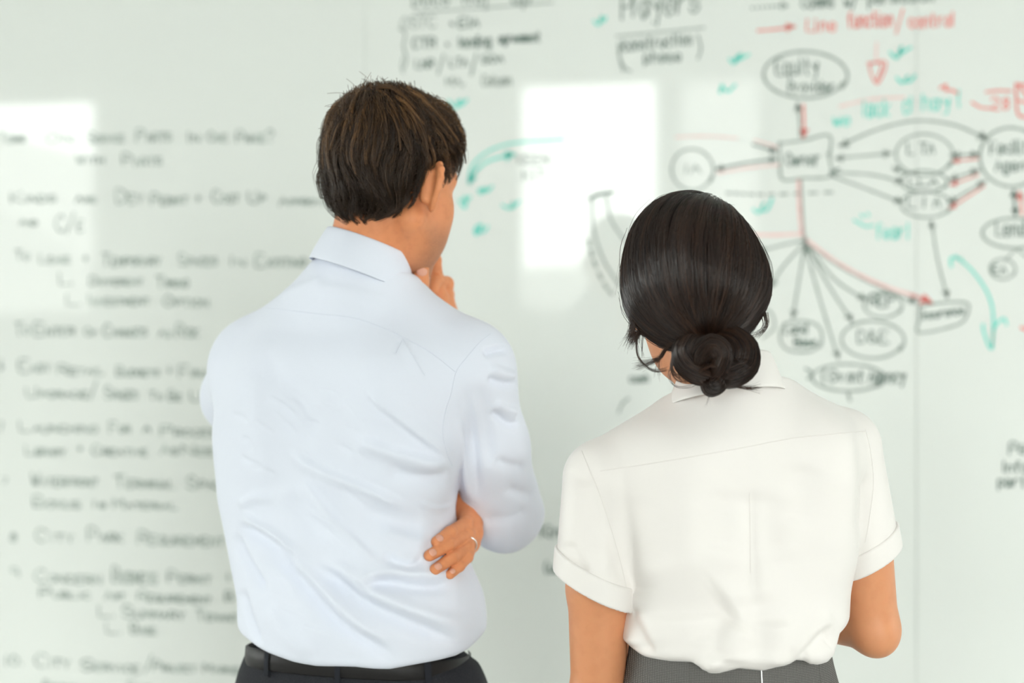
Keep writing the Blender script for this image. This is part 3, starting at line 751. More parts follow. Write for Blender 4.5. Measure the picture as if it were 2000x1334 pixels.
def trace(fn, p, field, steps, ds, level, stiff=1.0):
    """grow lines over the level surfaces of fn along a direction field; level (G,steps+1)"""
    path = [p.copy()]
    d_prev = None
    for i in range(steps):
        f0, g = grad(fn, p, .001)
        n = g / (np.sqrt((g * g).sum(1)) + 1e-9)[:, None]
        d = field(p, i)
        d = d - n * (d * n).sum(1)[:, None] * stiff
        d /= (np.sqrt((d * d).sum(1)) + 1e-9)[:, None]
        if d_prev is not None:
            d = d * .55 + d_prev * .45; d /= (np.sqrt((d * d).sum(1)) + 1e-9)[:, None]
        d_prev = d
        p = p + d * ds[:, None]
        f0, g = grad(fn, p, .001)
        n = g / (np.sqrt((g * g).sum(1)) + 1e-9)[:, None]
        p = (p - n * np.clip(f0 - level[:, i + 1], -.01, .01)[:, None] * .8).astype(F32)
        path.append(p.copy())
    return np.stack(path, 1)
def strands_from_guides(guides, roots_off, gid, taper, jitter):
    """guides (G,K,3); each strand copies its guide, spread by its own offset that narrows towards the tip"""
    K = guides.shape[1]
    t = np.linspace(0, 1, K, dtype=F32)
    sp = 1 - taper[:, None] * t[None] ** 1.3
    P = guides[gid] + roots_off[:, None, :] * sp[:, :, None]
    ph = RNG.uniform(0, 6.28, (len(gid), 3)).astype(F32); fr = RNG.uniform(.6, 1.6, (len(gid), 1)).astype(F32)
    wob = np.sin(ph[:, None, :] + (t[None, :] * fr * 6.28)[:, :, None]) * jitter[:, None, None] * t[None, :, None]
    return (P + wob).astype(F32)
# ================================================================== the man
man = thing('person', 'person in a pale blue long-sleeved shirt and dark trousers, hand raised to chin', 'person', (-.22, 2.20, 0))
MO = A3(-.22, 2.20, 0); MYAW = 20
MR = frame(MYAW)
def ml(x, y, z): return MO + MR @ A3(x, y, z)
def to_man(P): return (P - MO) @ MR
SHIRT_T = make_table([
 (.96, 0, 0, .166, .162, .122, .112), (1.00, 0, 0, .169, .167, .126, .114), (1.03, 0, 0, .171, .178, .130, .114), (1.06, 0, 0, .174, .188, .133, .114),
 (1.10, 0, 0, .178, .184, .130, .113), (1.15, -.004, 0, .187, .166, .124, .114), (1.21, -.01, 0, .198, .150, .118, .117), (1.28, -.01, 0, .209, .160, .119, .122),
 (1.34, -.006, 0, .214, .178, .124, .125), (1.40, 0, 0, .206, .190, .126, .118), (1.44, 0, 0, .182, .178, .118, .105), (1.48, 0, .004, .135, .135, .100, .085),
 (1.53, .004, .01, .085, .085, .078, .07), (1.60, .008, .018, .060, .060, .060, .06)])
R_SHO, L_SHO = ml(.168, -.002, 1.425), ml(-.168, .005, 1.430)
R_ELB, R_WRI = W(984, 1001, 2.255), W(868, 660, 2.315)
L_ARM = [L_SHO, ml(-.234, .072, 1.376), ml(-.20, .19, 1.27), ml(-.05, .205, 1.225), ml(.105, .125, 1.232)]
HEM_U = np.array([(440, 1262), (470, 1270), (495, 1280), (520, 1288), (570, 1297), (620, 1301), (700, 1299), (765, 1302), (830, 1294), (890, 1288), (912, 1281), (945, 1262), (980, 1250)], float)
HEM_X = (HEM_U[:, 0] - 1000) / FPX * 2.1; HEM_Z = CAM_Z - (HEM_U[:, 1] - 5 - 667) / FPX * 2.1
CC = W(707, 520, 2.172)
def man_shirt(P):
    q = to_man(P)
    f = loft(q, SHIRT_T, 2.35)
    f = smax(f, q[:, 2] - 1.575, .02)
    # the collar stand rises round the neck
    f = smin(f, cone(P, CC - A3(.004, -.004, .055), CC + A3(.004, .0, .004), .071, .0615), .025)
    f = smax(f, (P - CC) @ A3(.36, .08, 1) - .008, .008)
    for sx, sho in ((1, R_SHO), (-1, L_SHO)):
        f = smin(f, cone(P, ml(sx * .045, .0, 1.503 if sx < 0 else 1.490), sho, .060 if sx < 0 else .057, .060), .05)
        f = smin(f, cone(P, ml(sx * .085, -.055, 1.40), ml(sx * .10, -.045, 1.30), .062, .055), .04)
    arm = chain(P, [R_SHO, R_SHO * .5 + R_ELB * .5 + A3(.004, -.012, -.004), R_ELB], [.061, .0550, .0545], .02)
    arm = smin(arm, chain(P, [R_ELB, R_WRI], [.050, .034], .02), .03)
    kk = np.interp(P[:, 2], [1.28, 1.36], [.006, .024]).astype(F32)
    f = smin(f, arm, kk)
    f = smin(f, chain(P, L_ARM, [.060, .056, .052, .044, .034], .02), .03)
    zb = np.interp(P[:, 0], HEM_X, HEM_Z).astype(F32)
    f = smax(f, zb - P[:, 2], .010)
    return f
V, Q = polygonise(man_shirt, (-.56, 1.96, .98), (.11, 2.52, 1.62), .0029)
N = vnormals(V, Q)
MF = [
 ([(716, 747), (739, 777), (791, 819), (847, 867), (884, 908)], .022, .006, .0045),
 ([(690, 850), (740, 868), (790, 884), (840, 900), (884, 905)], .010, .016, .0050),
 ([(760, 905), (800, 925), (850, 932), (886, 925)], .012, .02, -.0045),
 ([(505, 680), (530, 728), (562, 775), (590, 825), (610, 880)], .022, .03, -.004),
 ([(470, 720), (490, 800), (510, 880), (520, 960)], .03, .03, .003),
 ([(555, 880), (604, 906), (667, 932), (740, 958), (810, 994)], .007, .016, .0042),
 ([(585, 930), (617, 966), (647, 1003), (691, 1047), (755, 1108)], .007, .018, .0040),
 ([(560, 960), (600, 1010), (640, 1060)], .02, .02, -.0025),
 ([(447, 998), (491, 976), (535, 981)], .008, .010, .0028),
 ([(440, 1040), (487, 1046), (540, 1070), (590, 1110)], .010, .018, -.0055),
 ([(455, 1012), (500, 1032), (545, 1056), (590, 1088)], .008, .012, .0042),
 ([(505, 1072), (547, 1099), (595, 1133), (658, 1195), (713, 1233), (785, 1280)], .014, .016, -.0075),
 ([(530, 1065), (590, 1108), (640, 1150), (700, 1205), (770, 1250)], .013, .02, .0055),
 ([(606, 1104), (661, 1124), (702, 1157), (760, 1184), (824, 1210), (900, 1250)], .012, .018, -.0068),
 ([(625, 1090), (680, 1108), (730, 1146), (800, 1180), (870, 1205), (930, 1225)], .014, .02, .0050),
 ([(700, 1150), (732, 1134), (769, 1128), (824, 1138), (895, 1140)], .010, .016, -.0055),
 ([(700, 1128), (740, 1112), (790, 1112), (840, 1122), (895, 1128)], .012, .012, .0035),
 ([(755, 1070), (775, 1092), (810, 1100), (836, 1078)], .008, .010, -.0035),
 ([(740, 1030), (790, 1050), (840, 1060)], .014, .014, .003),
 ([(440, 1050), (465, 1092), (495, 1130), (520, 1160)], .007, .014, -.0050),
 ([(462, 1158), (480, 1215), (506, 1268)], .007, .012, -.0040),
 ([(520, 1180), (560, 1230), (620, 1275)], .012, .02, .003),
 ([(700, 990), (760, 1010), (830, 1030)], .014, .02, -.0025),
 ([(786, 661), (779, 678), (772, 692)], .004, .005, -.0010),
 ([(786, 661), (806, 695), (832, 738)], .005, .010, .0012),
 ([(905, 740), (918, 830), (925, 920), (932, 990)], .012, .014, -.0032),
 ([(935, 740), (950, 830), (958, 920)], .012, .014, -.0024),
 ([(895, 800), (903, 870), (910, 930), (920, 1000)], .007, .010, .0032),
 ([(940, 690), (970, 682), (995, 678)], .005, .010, -.0036),
 ([(950, 735), (985, 748), (1014, 748)], .005, .010, -.0036), ([(955, 715), (985, 728), (1010, 735)], .008, .010, .0032),
 ([(960, 800), (990, 825), (1016, 832)], .005, .010, -.0036), ([(965, 782), (990, 800), (1014, 810)], .008, .010, .0030),
 ([(965, 900), (1000, 915), (1030, 920)], .010, .012, -.0025), ([(985, 960), (1020, 975), (1050, 985)], .010, .012, -.0022),
 ([(930, 1040), (960, 1030), (1000, 1025), (1040, 1005)], .012, .012, -.0022),
 ([(600, 560), (680, 568), (760, 590)], .012, .02, .0016), ([(520, 575), (580, 560), (640, 540)], .012, .02, .002)]
MF += [([(u0, v0), ((u0 + u1) / 2 + RNG.normal(0, 6), (v0 + v1) / 2 + RNG.normal(0, 6)), (u1, v1)], .004, .008, a_) for u0, v0, u1, v1, a_ in [(x, y, x + RNG.uniform(30, 80), y + RNG.uniform(10, 60), RNG.choice([-1, 1]) * RNG.uniform(.0004, .0011)) for x, y in zip(RNG.uniform(430, 860, 46), RNG.uniform(760, 1240, 46))]]
off = 2.0 * fold_offset(V, N, [(p, a * .75, b * .75, c) for p, a, b, c in MF], 2.10)
# fine random rumples of the cotton
rump = .0010 * np.sin(V[:, 0] * 41 + 3 * np.sin(V[:, 2] * 23)) * np.sin(V[:, 2] * 33 + 2 * np.sin(V[:, 0] * 17))
V = V + N * (off + rump * np.clip(1.5 - V[:, 2], 0, .3) / .3)[:, None]
shirt = mesh_object('shirt', V, Q, M['shirt'], man)
man_bvh = bvh_of(V, Q)
seam('yoke_seam', man_bvh, [(436, 622), (491, 602), (560, 606), (622, 613), (686, 620), (735, 635), (784, 657), (840, 688), (889, 726)], M['seam'], shirt, .00045)
seam('sleeve_seam', man_bvh, [(958, 652), (937, 669), (911, 699), (891, 727), (881, 770), (870, 804), (865, 845), (873, 886), (884, 910)], M['seam'], shirt, .00045)
seam('pleat', man_bvh, [(786, 662), (779, 678), (773, 690)], M['seam'], shirt, .0004, 20)
seam('pleat', man_bvh, [(787, 662), (806, 695), (830, 734)], M['seam'], shirt, .0004, 20)

# collar: a fold-over band standing round the neck
def band2(C, rows, tilt, lean, name, mat, parent, yaw, a0, a1, n=96, th=.0018):
    """rows: (radius to the sides, to the back, to the front, height) from the inside foot over the fold down to the outer edge"""
    an = np.linspace(a0, a1, n); vs = []
    cy_, sy_ = math.cos(math.radians(yaw)), math.sin(math.radians(yaw))
    for (rx, rb, rf, hz) in rows:
        x = rx * np.sin(an); y = np.where(np.cos(an) > 0, -rb * np.cos(an), -rf * np.cos(an))
        X = x * cy_ + y * sy_; Y = -x * sy_ + y * cy_
        vs.append(np.stack([C[0] + X + lean[0] * hz, C[1] + Y + lean[1] * hz, C[2] + hz + tilt[0] * X + tilt[1] * Y], 1))
    m = len(rows)
    Q = [(r * n + i, r * n + i + 1, (r + 1) * n + i + 1, (r + 1) * n + i) for r in range(m - 1) for i in range(n - 1)]
    o = mesh_object(name, np.concatenate(vs), Q, mat, parent)
    md = o.modifiers.new('cloth', 'SOLIDIFY'); md.thickness = th; md.offset = 0
    sb = o.modifiers.new('soft', 'SUBSURF'); sb.levels = sb.render_levels = 1
    return o
band2(CC, [(.062, .062, .064, -.012), (.0570, .0575, .060, .012), (.0555, .0560, .060, .030), (.0565, .0570, .061, .0345), (.0585, .0590, .063, .033), (.0625, .0630, .067, .018), (.0675, .0685, .073, -.004), (.0695, .0705, .076, -.0150)],
     (-.36, -.08), (.30, 0), 'collar', M['shirt'], shirt, 30, -2.75, 2.75)

# ------------------------------------------------------------------ his head, hands and body
HR = frame(36, 9, 3)
HC = W(759, 362, 2.165)
def to_head(P): return (P - HC) @ HR
def hp(x, y, z): return HC + HR @ A3(x, y, z)
NECK0, NECK1 = W(730, 425, 2.165), W(706, 545, 2.178)
def man_head(P):
    f = head_sdf(to_head(P))
    f = smin(f, cone(P, NECK0, NECK1, .0535, .0545), .012)
    return smax(f, 1.50 - P[:, 2], .01)
HV, HQ = polygonise(man_head, HC - A3(.16, .16, .30), HC + A3(.16, .17, .16), .0026)

def surf_depth(fn, u, v, r, d0=1.95, d1=2.4, fallback=2.2):
    """distance at which a finger of radius r comes to rest on the cloth"""
    d = np.linspace(d0, d1, 226)
    f = fn(np.array([W(u, v, k) for k in d], F32))
    i = np.where(f < r * .86)[0]
    return d[i[0]] if len(i) else fallback
FINGERS_L = {   # joints as (u, v); the last three joints lie on the cloth
 'index': [(917, 1000), (909, 1024), (879, 1040), (853, 1058)], 'middle': [(923, 1018), (912, 1045), (876, 1064), (839, 1085)],
 'ring': [(924, 1040), (913, 1069), (882, 1091), (850, 1112)], 'little': [(919, 1062), (912, 1088), (897, 1106), (879, 1122)]}
RL = {'index': (.0120, .0100, .0088, .0078), 'middle': (.0122, .0102, .0090, .0080), 'ring': (.0120, .0098, .0086, .0076), 'little': (.0108, .0086, .0076, .0066)}
JL = {}
for k, pts in FINGERS_L.items():
    js = []
    for i, (u, v) in enumerate(pts):
        if i == 0: d = 2.21
        elif i == 1: d = min(surf_depth(man_shirt, u - 8, v, RL[k][i]) + .004, 2.17)
        else: d = surf_depth(man_shirt, u, v, RL[k][i])
        js.append(W(u, v, d))
    js[0] = W(*pts[0], js[1][1] + .045)
    JL[k] = js
WL = W(893, 948, 2.268)
def hand_left(P):
    f = None
    palm = None
    for k in JL:
        j = JL[k]
        f1 = chain(P, j, RL[k], .003)
        f = f1 if f is None else smin(f, f1, .0015)
        g = cone(P, WL, j[0], .017, .0122)
        palm = g if palm is None else smin(palm, g, .014)
    thumb = chain(P, [WL + A3(-.01, .015, -.01), WL + A3(-.028, .04, -.03), WL + A3(-.035, .05, -.062)], [.015, .0115, .0095], .006)
    f = smin(f, palm, .009)
    f = smin(f, thumb, .010)
    f = smin(f, cone(P, WL, L_ARM[3] * .35 + L_ARM[4] * .65, .0245, .028), .014)
    return f
lo = np.min([p for j in JL.values() for p in j] + [WL], 0) - .045; hi = np.max([p for j in JL.values() for p in j] + [WL], 0) + .06
LV, LQ = polygonise(hand_left, lo, hi, .0017)

FJ = {'index': [W(858, 584, 2.275), W(853, 543, 2.270), W(851, 508, 2.262), W(847, 482, 2.252)],
      'middle': [W(870, 592, 2.292), W(872, 554, 2.290), W(852, 545, 2.262), W(846, 566, 2.255)],
      'ring': [W(874, 606, 2.312), W(874, 575, 2.312), W(855, 566, 2.285), W(850, 588, 2.278)],
      'little': [W(872, 622, 2.328), W(872, 597, 2.326), W(856, 590, 2.303), W(852, 606, 2.297)]}
FRR = {'index': (.0118, .0095, .0082, .0070), 'middle': (.0118, .0105, .0088, .0080), 'ring': (.0114, .0098, .0084, .0075), 'little': (.0104, .0088, .0076, .0068)}
THUMB = [W(846, 622, 2.25), W(823, 582, 2.205), W(821, 548, 2.188), W(825, 524, 2.180)]
WR = W(868, 648, 2.31)
def hand_right(P):
    f = palm = None
    for k in FJ:
        f1 = chain(P, FJ[k], FRR[k], .004)
        f = f1 if f is None else smin(f, f1, .002)
        g = cone(P, WR, FJ[k][0], .020, .0125)
        palm = g if palm is None else smin(palm, g, .014)
    f = smin(f, palm, .008)
    f = smin(f, chain(P, THUMB, [.017, .0128, .0115, .0095], .006), .003)
    f = smin(f, cone(P, WR, R_WRI * .8 + R_ELB * .2, .026, .030), .014)
    return f
allp = [p for j in FJ.values() for p in j] + THUMB + [WR, R_WRI]
RV, RQ = polygonise(hand_right, np.min(allp, 0) - .04, np.max(allp, 0) + .04, .0019)
LEG = [[ml(sx * .085, .01, .94), ml(sx * .10, .015, .52), ml(sx * .11, -.01, .09)] for sx in (1, -1)]
def man_inner(P):
    q = to_man(P)
    f = smax(loft(q, SHIRT_T, 2.3, .040), q[:, 2] - 1.53, .02)
    f = smax(f, .90 - q[:, 2], .05)
    f = smin(f, cone(P, NECK0 * .4 + NECK1 * .6, NECK1 - A3(0, 0, .04), .05, .055), .03)
    for sx, sho in ((1, R_SHO), (-1, L_SHO)): f = smin(f, cone(P, ml(sx * .045, .0, 1.495), sho, .045, .045), .04)
    f = smin(f, chain(P, [R_SHO, R_ELB, R_WRI], [.044, .038, .024], .02), .02)
    f = smin(f, chain(P, L_ARM, [.044, .042, .038, .032, .023], .02), .02)
    f = smin(f, ell(q, (0, .005, .92), (.140, .095, .085)), .04)
    for l in LEG:
        f = smin(f, chain(P, l, [.082, .052, .036], .03), .03)
        f = smin(f, chain(P, [l[2], l[2] + MR @ A3(0, .13, -.055)], [.034, .026], .02), .02)
    return f
IV, IQ = polygonise(man_inner, (-.55, 1.9, .0), (.14, 2.5, 1.60), .009, 1)
BV, BQ = merge([(HV, HQ), (LV, LQ), (RV, RQ), (IV, IQ)])
body = mesh_object('body', BV, BQ, [M['skin_man'], M['lip'], M['eye'], M['iris']], man)
def paint_face(ob, V, Q, nhead, to_h):
    """lips, eye whites and irises get their own materials"""
    c = to_h(V[Q].mean(1)); idx = np.zeros(len(Q), np.int32)
    ax = np.abs(c[:, 0])
    inh = Q.max(1) < nhead
    lipm = inh & (c[:, 1] > .085) & (((ax / .023) ** 2 + ((c[:, 2] + .070) / .0125) ** 2) < 1)
    eyem = inh & (c[:, 1] > .078) & ((((ax - .031) / .0125) ** 2 + ((c[:, 2] - .006) / .0058) ** 2) < 1)
    irim = eyem & ((((ax - .031) / .0055) ** 2 + ((c[:, 2] - .006) / .0055) ** 2) < 1)
    idx[lipm] = 1; idx[eyem] = 2; idx[irim] = 3
    ob.data.polygons.foreach_set('material_index', idx)
paint_face(body, BV, BQ, len(HV), to_head)
c = to_head(BV)
def ramp(x, a, b):
    t = np.clip((x - a) / (b - a), 0, 1); return t * t * (3 - 2 * t)
beard = ramp(-c[:, 2], .030, .075) * ramp(c[:, 1] + .30 * (c[:, 2] + .05), -.005, .035) * ramp(c[:, 2], -.150, -.125)
beard[len(HV):] = 0
at = body.data.attributes.new('beard', 'FLOAT', 'POINT'); at.data.foreach_set('value', (beard * .75).astype(F32))
# nails: little curved plates seated on the fingertips
def nail(name, tip, prev, out, r, parent, length=.012, width=.0095):
    ax = tip - prev; ax = ax / np.linalg.norm(ax)
    out = out - ax * (out @ ax); out = out / np.linalg.norm(out)
    sd = np.cross(ax, out)
    vs = []
    for i in range(7):
        for j in range(7):
            a = (i / 6 - .5); b = (j / 6 - .5)
            w = width * .92 * math.sqrt(max(.12, 1 - (abs(a) * 2) ** 3 * .85))
            ang = b * 1.5
            rad = r + .0004 - .0016 * max(0, a) ** 2 * 4
            vs.append(tip + ax * (a * length * .85 - .0015) + out * (rad * math.cos(ang * w / .0095) ) + sd * rad * math.sin(ang * w / .0095))
    fs = [(i * 7 + j, i * 7 + j + 1, (i + 1) * 7 + j + 1, (i + 1) * 7 + j) for i in range(6) for j in range(6)]
    o = mesh_object(name, vs, fs, M['nail'], parent)
    md = o.modifiers.new('plate', 'SOLIDIFY'); md.thickness = .0008; md.offset = 0
    return o
for k in JL: nail('fingernail', JL[k][3], JL[k][2], A3(-.1, -1, .22), RL[k][3], man, .0125 if k != 'little' else .010, .0095 if k != 'little' else .008)
nail('fingernail', THUMB[3], THUMB[2], A3(.05, -1, .1), .0098, man, .014, .012)
nail('fingernail', FJ['index'][3], FJ['index'][2], A3(.8, .5, .3), .0070, man)
# wedding ring
rc = JL['ring'][1] * .80 + JL['ring'][0] * .20; ra = JL['ring'][1] - JL['ring'][0]; ra = ra / np.linalg.norm(ra)
s1 = np.cross(ra, A3(0, 0, 1)); s1 /= np.linalg.norm(s1); s2 = np.cross(ra, s1)
tt = np.linspace(0, 2 * math.pi, 37)
ringp = np.array([rc + (math.cos(t) * s1 + math.sin(t) * s2) * .0112 for t in tt], F32)
rv, rq = tubes(ringp[None], np.full((1, 37), .0014, F32), 8)
mesh_object('ring', rv, rq, M['silver'], man)

# ------------------------------------------------------------------ his trousers, belt, shoes
TR_T = make_table([(.80, 0, 0, .172, .178, .118, .11), (.88, 0, 0, .174, .184, .122, .112), (.94, 0, 0, .170, .182, .122, .11), (.98, 0, 0, .165, .170, .119, .108), (1.005, 0, 0, .161, .161, .1165, .107), (1.03, 0, 0, .160, .1575, .1155, .107)])
def waist_z(P): return 1.022 + .0 * P[:, 0]
def man_trousers(P):
    q = to_man(P)
    f = loft(q, TR_T, 2.3)
    f = smax(f, q[:, 2] - 1.012 + .115 * (q[:, 1] + .1165), .004); f = smax(f, .80 - q[:, 2], .06)
    for l in LEG:
        f = smin(f, chain(P, [l[0], l[1], l[2] + A3(0, 0, -.02)], [.104, .082, .064], .05), .03)
    return smax(f, .045 - P[:, 2], .006)
V, Q = polygonise(man_trousers, (-.46, 1.98, .03), (.03, 2.42, 1.03), .0065)
trousers = mesh_object('trousers', V, Q, M['trouser'], man)
tz, tc_ = TR_T
def waist_pt(ang, z, out):
    """point of the waistline at an angle (0 = middle of the back)"""
    c = [np.interp(z, tz, k) for k in tc_]
    s_, k_ = math.sin(ang), math.cos(ang)
    hw = c[3] if s_ > 0 else c[2]; hd = c[4] if k_ > 0 else c[5]
    n = 2.3
    r = (abs(s_ / hw) ** n + abs(k_ / hd) ** n) ** (-1 / n) + out
    return ml(s_ * r, -k_ * r, z - .115 * (.1165 - k_ * r))      # the waistband drops towards the front
def belt_strip(name, z0, z1, out, th, mat, parent, a0=-math.pi, a1=math.pi, n=128, bulge=.001):
    an = np.linspace(a0, a1, n)
    prof = [(z0, out), (z0 + .002, out + th), ((z0 + z1) / 2, out + th + bulge), (z1 - .002, out + th), (z1, out), (z0, out - .002)]
    V = [waist_pt(a, z, o) for z, o in prof for a in an]
    m = len(prof)
    Q = [(r * n + i, r * n + i + 1, ((r + 1) % m) * n + i + 1, ((r + 1) % m) * n + i) for r in range(m) for i in range(n - 1)]
    if a1 - a0 < 6:
        return mesh_object(name, V, Q, mat, parent)
    return mesh_object(name, V, Q, mat, parent)
belt = belt_strip('belt', 1.004, 1.033, .0015, .0032, M['belt'], man)
for a in (-.68, .22, 1.08, 1.9, 2.7, -2.6, -1.8):
    belt_strip('belt_loop', .996, 1.037, .0045, .0022, M['loop'], trousers, a - .03, a + .03, 6)
def shoe(name, l, yaw, parent, mat, heel=.025, length=.15, wid=.045):
    R = frame(yaw); o = l.copy(); o[2] = 0
    def f(P):
        q = (P - o) @ R
        g = smin(ell(q, (0, .02, .035), (wid * .86, .105, .05)), ell(q, (0, .12, .03), (wid, .085, .034)), .03)
        g = smin(g, cone(q, A3(0, -.03, .05), A3(0, -.025, .095), .042, .038), .02)
        g = smax(g, .010 - q[:, 2], .004)
        sole = smax(np.minimum(ell(q, (0, .115, .0), (wid * 1.08, .10, .05)), ell(q, (0, -.01, .0), (wid * .9, .085, .05))), np.abs(q[:, 2] - .010) - .0095, .003)
        return np.minimum(g, sole)
    V, Q = polygonise(f, o - A3(.2, .2, .02), o + A3(.2, .26, .14), .006)
    return mesh_object(name, V, Q, mat, parent)
for l, y in ((LEG[0][2], 28), (LEG[1][2], 12)): shoe('shoe', l, y, man, M['shoe'])

# ------------------------------------------------------------------ his hair
AZ = np.radians([0, 30, 55, 72, 84, 92, 97, 101, 107, 113, 126, 150, 180])
ZL = np.array([-.064, -.064, -.056, -.040, -.006, .016, .010, -.034, -.030, .030, .060, .076, .080])
def man_hair_outer(q):
    f = ell(q, (0, -.014, .054), (.0800, .0910, .0880))
    f = smin(f, ell(q, (0, -.042, -.003), (.063, .053, .059)), .03)
    f = smin(f, ell(q, (0, .040, .082), (.066, .062, .050)), .03)
    f = smin(f, ell(np.stack([np.abs(q[:, 0]), q[:, 1], q[:, 2]], 1), (.050, .020, .040), (.030, .052, .050)), .02)
    return f
def hairline(q):
    az = np.arctan2(np.abs(q[:, 0]), -(q[:, 1] - .0))
    return np.interp(az, AZ, ZL).astype(F32)
def man_hair_base(q):
    f = man_hair_outer(q) + .0045
    return smax(f, (hairline(q) + .008 - q[:, 2]) * .75, .012)
SV, SQ = polygonise(man_hair_base, A3(-.12, -.16, -.10), A3(.12, .14, .17), .0035, 1)
hair = mesh_object('hair', HC + SV @ HR.T, SQ, M['scalp'], man)
WH = A3(-.004, -.070, .132)                 # crown whorl
def cluster_guides(G, fnb, lo, hi, cond):
    """spread guide roots evenly over a base surface"""
    pts = RNG.uniform(0, 1, (G * 40, 3)).astype(F32) * (np.asarray(hi) - np.asarray(lo)) + np.asarray(lo)
    pts = pts.astype(F32)
    for _ in range(4):
        f0, g = grad(fnb, pts, .001); g2 = (g * g).sum(1) + 1e-6
        pts = (pts - g * np.clip(f0 / g2, -.05, .05)[:, None]).astype(F32)
    f0 = fnb(pts)
    pts = pts[(np.abs(f0) < .002) & cond(pts)]
    return pts[RNG.permutation(len(pts))[:G]]
def man_field(p, i):
    d = p - WH
    d = d / (np.sqrt((d * d).sum(1)) + .01)[:, None]
    back = np.clip(-p[:, 1] / .07, 0, 1); side = np.clip(np.abs(p[:, 0]) / .07, 0, 1) * (1 - back)
    low = np.clip((.045 - p[:, 2]) / .05, 0, 1)
    g = d * 1.0
    g[:, 2] -= .50 + .4 * back
    g[:, 1] += .60 * side * (1 - low) - .25 * side * low            # the sides are combed forward, behind the ears back
    # broad waves shared by neighbouring locks
    g[:, 0] += .75 * np.sin(p[:, 2] * 62 + p[:, 0] * 38 + 1.0) * (.35 + .65 * low) + .30 * low
    g[:, 1] += .30 * np.sin(p[:, 2] * 60 + p[:, 0] * 45)
    g[:, 0] += GJ[:, 0] * .5; g[:, 1] += GJ[:, 1] * .4; g[:, 2] += GJ[:, 2] * .25
    return g
def man_locks(name, G, n_per, spread, taper, l0, l1, lift, liftvar, tint_amp, radius, zmin=-1):
    global GJ
    g0 = cluster_guides(G, man_hair_outer, A3(-.11, -.15, -.08), A3(.11, .13, .16), lambda q: (q[:, 2] > hairline(q) + .012) & (q[:, 2] > zmin) & (np.linalg.norm(q - WH - A3(-.004, -.004, .004), axis=1) > .010 + .010 * RNG.uniform(0, 1, len(q))))
    GJ = RNG.normal(0, .5, (len(g0), 3)).astype(F32)
    K = 9
    ln = RNG.uniform(l0, l1, len(g0)).astype(F32)
    ln *= np.where(g0[:, 2] < hairline(g0) + .035, .62, 1.0)
    ln *= np.where((g0[:, 1] > .01) & (g0[:, 2] < .04), .7, 1)
    tt = np.linspace(0, 1, K + 1)
    lev = (lift - .008 + .008 * np.clip(tt * 3, 0, 1))[None] + RNG.normal(0, liftvar, (len(g0), 1)) + (tt ** 2)[None] * RNG.normal(.0006, .0028, (len(g0), 1))
    gp = trace(man_hair_outer, g0, man_field, K, (ln / K).astype(F32), lev.astype(F32), .9)
    gid = np.repeat(np.arange(len(g0)), n_per)
    ro = RNG.normal(0, spread, (len(gid), 3)).astype(F32)
    P = strands_from_guides(gp, ro, gid, RNG.uniform(*taper, len(gid)).astype(F32), RNG.uniform(.0002, .0016, len(gid)).astype(F32))
    # uneven strand ends
    rad = (np.linspace(1, .2, K + 1) ** .7)[None] * RNG.uniform(.7, 1.3, (len(gid), 1)) * radius
    tv, tq = tubes(P, rad.astype(F32), 3)
    topness = np.clip((g0[:, 2] - .005) / .10, 0, 1)
    tint = np.clip(RNG.beta(1.0, 2.6, len(g0)) * (.12 + tint_amp * topness), 0, 1)[gid] * RNG.uniform(.4, 1.4, len(gid))
    return mesh_object(name, HC + tv @ HR.T, tq, M['hair_man'], hair, ftint=np.repeat(np.clip(tint, 0, 1), (K + 1) * 3))
man_locks('hair_strands', 760, 10, .0040, (.3, .7), .040, .060, -.0040, .0015, .5, .00036)
man_locks('hair_locks', 380, 20, .0028, (.55, .95), .040, .072, .0012, .0032, 1.5, .00038)
man_locks('crown_locks', 70, 16, .0018, (.5, .95), .050, .080, .0030, .0020, 2.2, .00034, .06)
# stray hairs standing up at the crown and off the sides
def to_hair(b):
    p = b[None].astype(F32)
    for _ in range(3):
        f0, g = grad(man_hair_outer, p, .001); p = p - g * (f0 + .002)[:, None]
    return p[0].astype(F32)
st = []
for i in range(46):
    if i < 26: b = WH + A3(RNG.normal(.0, .022), RNG.normal(.0, .022), .006); d = A3(RNG.normal(0, .5), RNG.normal(0, .4), 1)
    else:
        b = A3(-.02 + RNG.normal(0, .02), -.11 + RNG.normal(0, .012), .085 + RNG.normal(0, .02)); d = A3(-.2 + RNG.normal(0, .3), -.9, .1)
    b = to_hair(b); d = d / np.linalg.norm(d); c = RNG.normal(0, 1, 3); c[2] -= 1.2; L_ = RNG.uniform(.010, .026)
    t = np.linspace(0, 1, 8)[:, None]
    st.append(b + d * L_ * t + c * t * t * .008)
V, Q = tubes(np.array(st, F32), np.full((46, 8), .00028, F32), 3)
mesh_object('stray_hairs', HC + V @ HR.T, Q, M['hair_man'], hair, ftint=np.full(len(V), .3))['kind'] = 'stuff'
# eyebrows
eb = []
for sx in (1, -1):
    for i in range(70):
        t = i / 70; b = A3(sx * (.014 + .034 * t), .103 - .020 * t * t, .026 + .006 * math.sin(t * 2.6) + RNG.normal(0, .0015))
        eb.append(b + np.linspace(0, 1, 4)[:, None] * A3(sx * .007, -.002, .002 - .004 * t))
V, Q = tubes(np.array(eb, F32), np.full((140, 4), .0003, F32), 3)
mesh_object('eyebrows', HC + V @ HR.T, Q, M['hair_man'], hair, ftint=np.full(len(V), .1))
